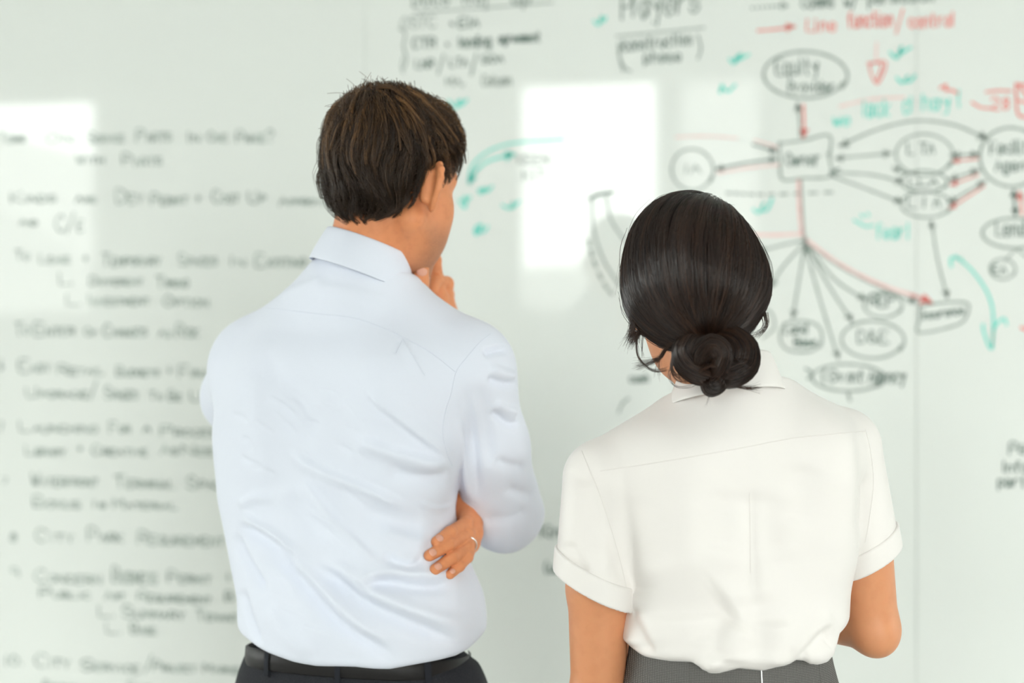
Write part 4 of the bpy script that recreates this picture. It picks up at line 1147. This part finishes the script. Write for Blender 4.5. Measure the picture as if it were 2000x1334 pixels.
# ================================================================== the woman
WO = A3(.278, 1.97, 0)
woman = thing('person', 'person in an ivory short-sleeved blouse and grey skirt, dark hair in a low bun', 'person', tuple(map(float, WO)))
WR_ = frame(-9)
def wl(x, y, z): return WO + WR_ @ A3(x, y, z)
def to_woman(P): return (P - WO) @ WR_
BL_T = make_table([
 (1.00, 0, 0, .126, .126, .095, .09), (1.04, 0, 0, .132, .134, .100, .093), (1.065, 0, 0, .139, .150, .112, .10), (1.10, 0, 0, .138, .152, .117, .102),
 (1.15, 0, 0, .135, .156, .113, .106), (1.20, 0, 0, .146, .163, .108, .115), (1.26, .0, 0, .158, .169, .106, .12), (1.305, .005, 0, .160, .164, .105, .11),
 (1.345, .010, 0, .140, .148, .098, .095), (1.38, .012, .002, .098, .105, .083, .075), (1.41, .013, .008, .068, .070, .066, .062), (1.47, .013, .012, .05, .05, .05, .05)])
LS, LE = W(1176, 938, 1.935), W(1168, 1352, 1.975)
RS, RE = W(1648, 872, 2.005), W(1704, 1222, 2.03)
LW_, RW_ = A3(.215, 2.165, 1.075), A3(.345, 2.185, 1.095)
LC, RC = W(1160, 1150, 1.94), W(1693, 1096, 2.02)           # centre of each sleeve opening
def plane_from(p1, p2, up):
    """unit normal (pointing down the arm) of the slanting sleeve opening"""
    d = p2 - p1; d = d / np.linalg.norm(d)
    n = np.cross(d, A3(0, 1, .12)); n = n / np.linalg.norm(n)
    return n if n[2] < 0 else -n
LN = plane_from(W(1080, 1112, 1.94), W(1230, 1186, 1.94), None)
RN = plane_from(W(1684, 1114, 2.02), W(1750, 1076, 2.02), None)
BH_U = np.array([(1150, 1270), (1200, 1274), (1218, 1279), (1262, 1293), (1310, 1293), (1350, 1290), (1368, 1298), (1383, 1313), (1400, 1313), (1440, 1302), (1490, 1309), (1540, 1297), (1556, 1290), (1600, 1304), (1622, 1304), (1640, 1288), (1652, 1255), (1700, 1240)], float)
BH_X = (BH_U[:, 0] - 1000) / FPX * 1.88; BH_Z = CAM_Z - (BH_U[:, 1] - 667) / FPX * 1.88
CW = W(1418, 756, 1.945)
def sleeve(P, S, C, n, r0, r1):
    ax = (C - S) / np.linalg.norm(C - S)
    f = cone(P, S, C + ax * .07, r0, r1)
    f = smax(f, (P - C) @ n, .003)
    return f
def hollow(P, f, S, C, n, r1):
    ax = (C - S) / np.linalg.norm(C - S)
    return smax(f, -cone(P, C - ax * .06, C + ax * .08, r1 * .8, r1), .002)
def woman_blouse(P):
    q = to_woman(P)
    f = loft(q, BL_T, 2.3)
    f = smax(f, q[:, 2] - 1.425, .015)
    f = smin(f, cone(P, W(1352, 845, 1.965), LS + A3(.002, 0, .006), .046, .045), .035)
    f = smin(f, cone(P, W(1488, 820, 1.98), RS + A3(-.004, 0, .004), .046, .045), .035)
    f = smin(f, cone(P, wl(-.075, -.045, 1.30), wl(-.07, -.045, 1.2), .055, .05), .04)
    f = smin(f, cone(P, wl(.09, -.045, 1.31), wl(.085, -.045, 1.2), .055, .05), .04)
    f = smin(f, cone(P, CW - A3(0, 0, .06), CW + A3(0, 0, -.004), .074, .062), .03)
    f = smax(f, (P - CW) @ A3(-.13, .22, 1) - .004, .008)
    zb = np.interp(P[:, 0], BH_X, BH_Z).astype(F32)
    # only the body of the blouse ends at the waist
    f = smax(f, zb - P[:, 2], .016)
    f = smin(f, hollow(P, sleeve(P, LS, LC, LN, .050, .0505), LS, LC, LN, .0455), .010)
    return smin(f, hollow(P, sleeve(P, RS, RC, RN, .048, .0445), RS, RC, RN, .040), .010)
V, Q = polygonise(woman_blouse, (.02, 1.80, 1.02), (.56, 2.16, 1.46), .0032)
N = vnormals(V, Q)
WF = [
 ([(1138, 882), (1150, 920), (1168, 965), (1197, 1043), (1226, 1160)], .010, .010, -.0035),
 ([(1122, 920), (1128, 980), (1150, 1050), (1180, 1120)], .012, .014, -.0030), ([(1140, 930), (1150, 985), (1172, 1030), (1198, 1055)], .010, .010, -.0028),
 ([(1110, 1060), (1130, 1100), (1150, 1128)], .006, .010, -.0030),
 ([(1464, 940), (1465, 1010), (1466, 1100), (1468, 1190)], .006, .012, -.0030), ([(1420, 950), (1412, 1010), (1402, 1080)], .02, .02, -.0028),
 ([(1496, 950), (1500, 1020), (1510, 1090)], .016, .02, -.0030), ([(1572, 900), (1562, 960), (1548, 1030)], .02, .02, -.0030),
 ([(1440, 960), (1436, 1040), (1432, 1120)], .016, .02, .0025), ([(1530, 940), (1530, 1020), (1530, 1100)], .02, .02, .0028),
 ([(1436, 1180), (1405, 1205), (1388, 1245), (1384, 1290)], .016, .03, -.0085), ([(1440, 1210), (1425, 1245), (1420, 1290)], .02, .02, .0045),
 ([(1340, 1190), (1345, 1240), (1350, 1285)], .03, .03, .0035), ([(1368, 1230), (1376, 1270), (1390, 1306)], .012, .012, .0035),
 ([(1466, 1150), (1476, 1220), (1480, 1290)], .02, .024, -.0045), ([(1512, 1200), (1510, 1250), (1500, 1300)], .016, .02, .0045),
 ([(1556, 1288), (1585, 1258), (1612, 1238), (1636, 1234)], .008, .016, -.0060), ([(1545, 1282), (1575, 1250), (1605, 1226), (1640, 1215)], .012, .010, .0045),
 ([(1570, 1290), (1600, 1284), (1630, 1262)], .012, .012, .0035),
 ([(1236, 1190), (1245, 1225), (1262, 1262), (1268, 1285)], .007, .012, -.0055), ([(1250, 1150), (1270, 1210), (1290, 1270)], .016, .02, .0035),
 ([(1230, 1200), (1234, 1240), (1240, 1278)], .010, .012, .0035),
 ([(1692, 845), (1702, 920), (1700, 990), (1688, 1060)], .008, .010, -.0030), ([(1716, 930), (1712, 1000), (1700, 1060)], .010, .010, -.0025),
 ([(1250, 960), (1262, 1040), (1280, 1120)], .03, .03, -.0022), ([(1300, 950), (1310, 1040), (1330, 1130)], .03, .03, .0020), ([(1640, 900), (1636, 1000), (1620, 1100)], .03, .03, .0020)]
off = 1.6 * fold_offset(V, N, [(p, a * 1.15, b * 1.15, c) for p, a, b, c in WF], 1.88)
V = V + N * off[:, None]
blouse = mesh_object('blouse', V, Q, M['blouse'], woman)
w_bvh = bvh_of(V, Q)
seam('yoke_seam', w_bvh, [(1172, 920), (1285, 903), (1432, 878), (1550, 856), (1690, 842)], M['blouse_seam'], blouse, .00045)
seam('sleeve_seam', w_bvh, [(1136, 880), (1150, 915), (1172, 968), (1197, 1043), (1214, 1105), (1224, 1150)], M['blouse_seam'], blouse, .00045)
seam('sleeve_seam', w_bvh, [(1690, 838), (1700, 880), (1706, 940), (1700, 1000), (1690, 1060)], M['blouse_seam'], blouse, .00045)
seam('pleat', w_bvh, [(1464, 962), (1465, 1040), (1466, 1120)], M['blouse_seam'], blouse, .0004, 30)
for S_, C_, n_, r0, r1 in ((LS, LC, LN, .050, .0505), (RS, RC, RN, .048, .0445)):
    def cuff_fn(P, S_=S_, C_=C_, n_=n_, r0=r0, r1=r1):
        t = (P - C_) @ n_; ax = (C_ - S_) / np.linalg.norm(C_ - S_)
        f = cone(P, S_, C_ + ax * .07, r0 + .0028, r1 + .0042)
        f = smax(f, np.maximum(t - .0015, -.027 - t), .002)
        return smax(f, -cone(P, S_, C_ + ax * .07, r0 - .004, r1 - .0035), .002)
    CV, CQ = polygonise(cuff_fn, C_ - .11, C_ + .11, .0027)
    mesh_object('cuff', CV, CQ, M['blouse'], blouse)

# head frame
WHR = frame(-5, 6, -8)
WHC = W(1357, 583, 1.935)
def to_whead(P): return (P - WHC) @ WHR
def whp(x, y, z): return WHC + WHR @ A3(x, y, z)
WN0, WN1 = whp(0, -.028, -.05), W(1418, 800, 1.955)
band2(CW, [(.058, .060, .060, -.018), (.054, .056, .058, .006), (.0525, .0545, .058, .030), (.0535, .0555, .060, .0345), (.0560, .0580, .062, .032), (.0640, .0650, .068, .012), (.0730, .0720, .076, -.010), (.0760, .0745, .080, -.017)],
      (.13, -.22), (.02, 0), 'collar', M['blouse'], blouse, -9, -2.7, 2.7)
def woman_head(P):
    f = head_sdf(to_whead(P) / .90, True) * .90
    f = smin(f, cone(P, WN0, WN1, .046, .050), .02)
    return smax(f, 1.36 - P[:, 2], .01)
HV, HQ = polygonise(woman_head, WHC - A3(.15, .16, .28), WHC + A3(.15, .17, .14), .0034, 2)
def hand_simple(P, wr, fwd, side, up):
    """relaxed, softly curled hand: palm, four unequal fingers and a thumb"""
    fwd, side, up = [x / np.linalg.norm(x) for x in (fwd, side, up)]
    f = palm = None
    for i, (o, ln, r) in enumerate(((-.027, .062, .0078), (-.009, .072, .0082), (.009, .068, .0080), (.026, .054, .0070))):
        m = wr + fwd * .078 + side * o
        p1 = m + fwd * ln * .45 - up * .006; p2 = p1 + fwd * ln * .28 - up * .016; p3 = p2 + fwd * ln * .15 - up * .016
        g = chain(P, [m, p1, p2, p3], [r * 1.15, r, r * .9, r * .8], .003)
        f = g if f is None else smin(f, g, .0015)
        c = cone(P, wr, m, .018, r * 1.2); palm = c if palm is None else smin(palm, c, .014)
    th = chain(P, [wr + fwd * .02 - side * .012, wr + fwd * .05 - side * .042 - up * .008, wr + fwd * .075 - side * .048 - up * .014, wr + fwd * .092 - side * .044 - up * .018], [.014, .011, .009, .0075], .005)
    return smin(smin(f, palm, .008), th, .008)
def woman_arms(P):
    f = chain(P, [LS + A3(0, .006, -.01), LS * .5 + LE * .5 + A3(-.002, -.004, 0), LE, LE * .55 + LW_ * .45 + A3(-.004, 0, -.004), LW_], [.0330, .0395, .0345, .0335, .0225], .012)
    g = chain(P, [RS, RS * .5 + RE * .5 + A3(.004, -.004, 0), RE, RE * .55 + RW_ * .45 + A3(.004, 0, -.004), RW_], [.0330, .0385, .0335, .0330, .0225], .012)
    f = np.minimum(f, g)
    f = smin(f, ell(P, LE + A3(-.006, -.012, -.006), (.026, .026, .026)), .015)
    f = smin(f, ell(P, RE + A3(.004, -.010, -.014), (.024, .024, .024)), .018)
    f = smin(f, hand_simple(P, LW_, A3(.9, .35, .05), A3(.1, .2, -.95), A3(-.3, .9, .1)), .012)
    f = smin(f, hand_simple(P, RW_ + A3(0, .045, 0), A3(-.9, .35, .0), A3(-.1, .2, -.95), A3(.3, .9, .1)), .012)
    return f
AV, AQ = polygonise(woman_arms, (.02, 1.86, .98), (.57, 2.34, 1.34), .0034, 2)
WLEG = [[wl(sx * .075, .01, .90), wl(sx * .07, .02, .48), wl(sx * .065, -.01, .10)] for sx in (1, -1)]
def woman_inner(P):
    q = to_woman(P)
    f = smax(loft(q, BL_T, 2.3, .034), q[:, 2] - 1.40, .02)
    f = smax(f, .95 - q[:, 2], .05)
    f = smin(f, cone(P, WN0 * .4 + WN1 * .6, WN1 - A3(0, 0, .04), .042, .046), .03)
    f = smin(f, ell(q, (0, .0, .88), (.140, .100, .12)), .05)
    for l in WLEG:
        f = smin(f, chain(P, l, [.080, .048, .032], .03), .03)
        f = smin(f, chain(P, [l[2], l[2] + WR_ @ A3(0, .12, -.07)], [.030, .022], .02), .02)
    return f
IV, IQ = polygonise(woman_inner, (.06, 1.78, .0), (.50, 2.22, 1.46), .009, 1)
BV, BQ = merge([(HV, HQ), (AV, AQ), (IV, IQ)])
wbody = mesh_object('body', BV, BQ, [M['skin_woman'], M['lip'], M['eye'], M['iris']], woman)
paint_face(wbody, BV, BQ, len(HV), lambda P: to_whead(P) / .90)

# skirt
SK_T = make_table([(.50, 0, 0, .150, .150, .115, .11), (.62, 0, 0, .160, .160, .125, .115), (.80, 0, 0, .176, .176, .138, .115), (.90, 0, 0, .174, .174, .134, .11), (.97, 0, 0, .154, .156, .116, .10), (1.02, 0, 0, .139, .142, .103, .095), (1.06, 0, 0, .130, .132, .095, .09), (1.10, 0, 0, .126, .128, .092, .088)])
def woman_skirt(P):
    q = to_woman(P)
    f = loft(q, SK_T, 2.2)
    f = smax(f, q[:, 2] - 1.085, .003)
    return smax(f, .52 - q[:, 2], .004)
V, Q = polygonise(woman_skirt, (.05, 1.80, .50), (.50, 2.14, 1.11), .006)
skirt = mesh_object('skirt', V, Q, M['skirt'], woman)
s_bvh = bvh_of(V, Q)
def skirt_line(name, x, z0, z1, mat, r):
    pts = [wl(x, -.3, z) for z in np.linspace(z0, z1, 14)]
    d = Vector(WR_[:, 1])
    hit = [s_bvh.ray_cast(Vector(p), d)[0] for p in pts]
    p = np.array([h for h in hit if h is not None], F32)
    tv_, tq_ = tubes(p[None], np.full((1, len(p)), r, F32), 6)
    return mesh_object(name, tv_, tq_, mat, skirt)
skirt_line('zip', .012, .88, 1.075, M['zip'], .0009)
skirt_line('dart_seam', -.075, .90, 1.075, M['skirt'], .0008)
skirt_line('dart_seam', .095, .90, 1.075, M['skirt'], .0008)
for l in WLEG: shoe('shoe', l[2], -9, woman, M['shoe'], wid=.038)

# ------------------------------------------------------------------ her hair
PART = A3(.046, -.020, .114); KNOT_W = W(1388, 668, 1.862)
KNOT = to_whead(KNOT_W[None])[0]
def woman_hair_outer(q):
    f = ell(q, (-.002, -.012, .050), (.0795, .102, .0835))
    f = smin(f, ell(q, (0, -.022, .004), (.0895, .094, .070)), .04)
    f = smin(f, ell(q, KNOT + A3(0, .028, .030), (.050, .036, .034)), .03)
    return smax(f, -cone(q, PART + A3(.003, -.030, .0035), PART + A3(.002, .09, .004), .0085, .010), .007)
def woman_hair_cut(q):
    """open at the face; the lower edge sweeps up from the knot past the ears"""
    f = woman_hair_outer(q) + .003
    f = smax(f, q[:, 1] - .070 - .25 * (q[:, 2] - .06), .02)
    low = -.064 + .40 * np.maximum(q[:, 1] - .01, 0)
    f = smax(f, low - q[:, 2], .012)
    return smin(f, ell(q, KNOT + A3(.002, .006, -.020), (.040, .018, .030)), .01)
SV, SQ = polygonise(woman_hair_cut, A3(-.12, -.16, -.11), A3(.12, .13, .16), .0035, 1)
whair = mesh_object('hair', WHC + SV @ WHR.T, SQ, M['scalp_w'], woman)
def woman_field(p, i):
    a = p - PART; b = KNOT - p
    a = a / ((a * a).sum(1) + .0004)[:, None]; b = b / ((b * b).sum(1) + .0004)[:, None]
    g = a + b * 1.25
    g = g / (np.sqrt((g * g).sum(1)) + 1e-6)[:, None]
    return g + WJ * .05
Gw = cluster_guides(1150, woman_hair_outer, A3(-.11, -.14, -.09), A3(.11, .10, .15), lambda q: (woman_hair_cut(q) < .010) & (np.linalg.norm(q - KNOT, axis=1) > .022))
WJ = RNG.normal(0, 1, (len(Gw), 3)).astype(F32)
K = 11
dist = np.linalg.norm(Gw - KNOT, axis=1)
ln = np.minimum(RNG.uniform(.075, .125, len(Gw)), dist * 1.12).astype(F32)
tt = np.linspace(0, 1, K + 1)
lev = (-.002 + .0028 * np.clip(tt * 4, 0, 1) - .0025 * np.clip(tt * 5 - 4, 0, 1))[None] + RNG.uniform(-.0010, .0008, (len(Gw), 1))
gp = trace(woman_hair_outer, Gw, woman_field, K, (ln / K).astype(F32), lev.astype(F32))
ns = 10
gid = np.repeat(np.arange(len(Gw)), ns)
ro = RNG.normal(0, .0030, (len(gid), 3)).astype(F32)
P = strands_from_guides(gp, ro, gid, RNG.uniform(.1, .5, len(gid)).astype(F32), RNG.uniform(.0001, .0006, len(gid)).astype(F32))
# keep every strand on the smooth hair surface
flat = P.reshape(-1, 3)
f0, g = grad(woman_hair_outer, flat, .001)
flat = flat - g * np.clip(f0 - RNG.uniform(-.0006, .0012, (len(gid), 1)).repeat(K + 1, 1).ravel(), -.006, .006)[:, None].astype(F32)
P = flat.reshape(P.shape)
rad = (.25 + .75 * np.sin(np.clip(np.linspace(.04, .97, K + 1), 0, 1) * math.pi) ** .5)[None] * RNG.uniform(.00022, .00040, (len(gid), 1))
tv, tq = tubes(P, rad.astype(F32), 3)
tint = np.clip(RNG.beta(1.2, 3, len(Gw)), 0, 1)[gid] * RNG.uniform(.5, 1.3, len(gid))
mesh_object('hair_strands', WHC + tv @ WHR.T, tq, M['hair_woman'], whair, ftint=np.repeat(np.clip(tint, 0, 1), (K + 1) * 3))

def rope(path, radii, n_str, name, parent, twist=1.2, mat=None):
    """a coil of hair: a dark core with strands laid along it"""
    p = smooth_line(np.array(path, float), 24).astype(F32); K = len(p)
    r = np.interp(np.linspace(0, 1, K), np.linspace(0, 1, len(radii)), radii).astype(F32)
    T = np.gradient(p, axis=0); T /= np.linalg.norm(T, axis=1)[:, None]
    n1 = np.cross(T, A3(.1, -.95, .2)); n1 /= (np.linalg.norm(n1, axis=1) + 1e-6)[:, None]; n2 = np.cross(T, n1)
    V, Q = tubes(p[None], (r * .93)[None], 14, A3(.1, -.95, .2))
    caps = [[i for i in range(14)], [(K - 1) * 14 + i for i in range(14)]]
    Vc = np.vstack([V, p[:1], p[-1:]]); nv = len(V)
    Qc = list(map(tuple, Q)) + [(nv, (i + 1) % 14, i, i) for i in range(0)]
    core = mesh_object(name, V, Q, M['scalp_w'], parent)
    th = RNG.uniform(0, 6.28, n_str); rr = RNG.uniform(.9, 1.06, n_str); tw = RNG.normal(twist, .35, n_str)
    t = np.linspace(0, 1, K)
    ang = th[:, None] + tw[:, None] * t[None]
    S = p[None] + (r[None] * rr[:, None])[:, :, None] * (np.cos(ang)[:, :, None] * n1[None] + np.sin(ang)[:, :, None] * n2[None])
    rad = RNG.uniform(.00024, .0005, (n_str, 1)) * np.ones((1, K))
    v2, q2 = tubes(S, rad.astype(F32), 3)
    ti = np.clip(RNG.beta(1.2, 3, n_str), 0, 1)
    mesh_object('coil_strands', v2, q2, M['hair_woman'], parent, ftint=np.repeat(ti, K * 3))
    return core
def wp(*pts): return [W(*p) for p in pts]
rope(wp((1396, 660, 1.862), (1425, 664, 1.855), (1446, 684, 1.852), (1446, 712, 1.852), (1424, 732, 1.85), (1396, 738, 1.852)), [.012, .018, .0215, .0215, .0175, .010], 300, 'bun_coil', whair)
rope(wp((1388, 660, 1.862), (1362, 664, 1.858), (1342, 684, 1.856), (1344, 708, 1.855), (1364, 728, 1.853), (1394, 742, 1.85)), [.012, .015, .0175, .0170, .0150, .009], 320, 'bun_coil', whair, -1.2)
rope(wp((1362, 716, 1.850), (1370, 692, 1.843), (1390, 676, 1.838), (1408, 690, 1.838), (1408, 716, 1.842), (1398, 740, 1.848)), [.008, .0130, .0145, .0140, .0120, .009], 300, 'bun_coil', whair, .8)
rope(wp((1410, 728, 1.848), (1400, 748, 1.845), (1388, 754, 1.846), (1376, 744, 1.85)), [.008, .0125, .0125, .007], 200, 'bun_coil', whair, .6)
def wisp(pts, n, spread, r=.00026, name='wisp'):
    base = smooth_line(np.array(wp(*pts), float), 20); K = len(base); t = np.linspace(0, 1, K)[None, :, None]
    a = RNG.normal(0, spread, (n, 1, 3)); b = RNG.normal(0, spread * 2.2, (n, 1, 3))
    S = base[None] + a * (1 - t) + b * t * t
    rad = (np.linspace(1, .3, K))[None] * RNG.uniform(.7, 1.2, (n, 1)) * r
    v2, q2 = tubes(S.astype(F32), rad.astype(F32), 3)
    return mesh_object(name, v2, q2, M['hair_woman'], whair, ftint=np.repeat(RNG.uniform(.2, 1, n), K * 3))
wisp([(1240, 600, 1.905), (1236, 630, 1.90), (1234, 652, 1.90), (1233, 668, 1.90)], 130, .0024, .0003, 'side_lock')
wisp([(1262, 622, 1.90), (1254, 640, 1.90), (1244, 655, 1.90), (1236, 666, 1.90)], 110, .0022, .0003, 'side_lock')
wisp([(1252, 630, 1.90), (1243, 662, 1.90), (1246, 695, 1.895), (1262, 716, 1.895), (1282, 725, 1.89), (1302, 722, 1.89)], 26, .0009)
wisp([(1258, 640, 1.90), (1254, 680, 1.895), (1256, 700, 1.895)], 7, .001)
wisp([(1330, 655, 1.868), (1306, 676, 1.868), (1290, 698, 1.872), (1268, 708, 1.875), (1242, 714, 1.878)], 60, .0014)
wisp([(1325, 660, 1.868), (1300, 680, 1.868), (1287, 705, 1.872), (1284, 735, 1.875)], 18, .0014)
wisp([(1330, 672, 1.862), (1312, 712, 1.862), (1318, 738, 1.86), (1340, 746, 1.856), (1362, 740, 1.855)], 14, .0010)
wisp([(1318, 705, 1.865), (1308, 735, 1.862), (1320, 755, 1.86), (1345, 756, 1.858), (1362, 746, 1.856)], 6, .0014)
wisp([(1400, 748, 1.846), (1430, 754, 1.85), (1462, 758, 1.856), (1482, 758, 1.86)], 40, .0013)
wisp([(1440, 742, 1.85), (1460, 736, 1.852), (1474, 722, 1.855)], 14, .0014)
wisp([(1386, 760, 1.846), (1384, 776, 1.848), (1381, 796, 1.852)], 8, .0012, .00014)
wisp([(1492, 610, 1.89), (1496, 634, 1.885), (1484, 650, 1.88), (1464, 658, 1.87)], 40, .0022)
wisp([(1404, 402, 1.93), (1416, 400, 1.925), (1430, 410, 1.92)], 16, .002, .0002)
wisp([(1300, 400, 1.93), (1250, 440, 1.925), (1216, 505, 1.92), (1205, 570, 1.92)], 10, .0022, .00012)
wisp([(1335, 668, 1.855), (1318, 690, 1.855), (1312, 715, 1.855), (1324, 735, 1.853), (1350, 742, 1.85), (1376, 736, 1.848)], 26, .0014)
wisp([(1352, 656, 1.858), (1326, 672, 1.856), (1316, 696, 1.856), (1330, 720, 1.854)], 26, .0016)
wisp([(1420, 654, 1.856), (1460, 660, 1.85), (1480, 690, 1.85), (1474, 724, 1.85), (1446, 748, 1.848)], 30, .0014)
wisp([(1366, 726, 1.838), (1390, 716, 1.832), (1420, 722, 1.836), (1446, 736, 1.845)], 24, .0016)
wisp([(1360, 700, 1.842), (1376, 674, 1.836), (1404, 668, 1.834), (1426, 682, 1.838), (1432, 706, 1.842)], 30, .0016)
wisp([(1380, 752, 1.84), (1368, 742, 1.842), (1362, 726, 1.844)], 14, .0014)
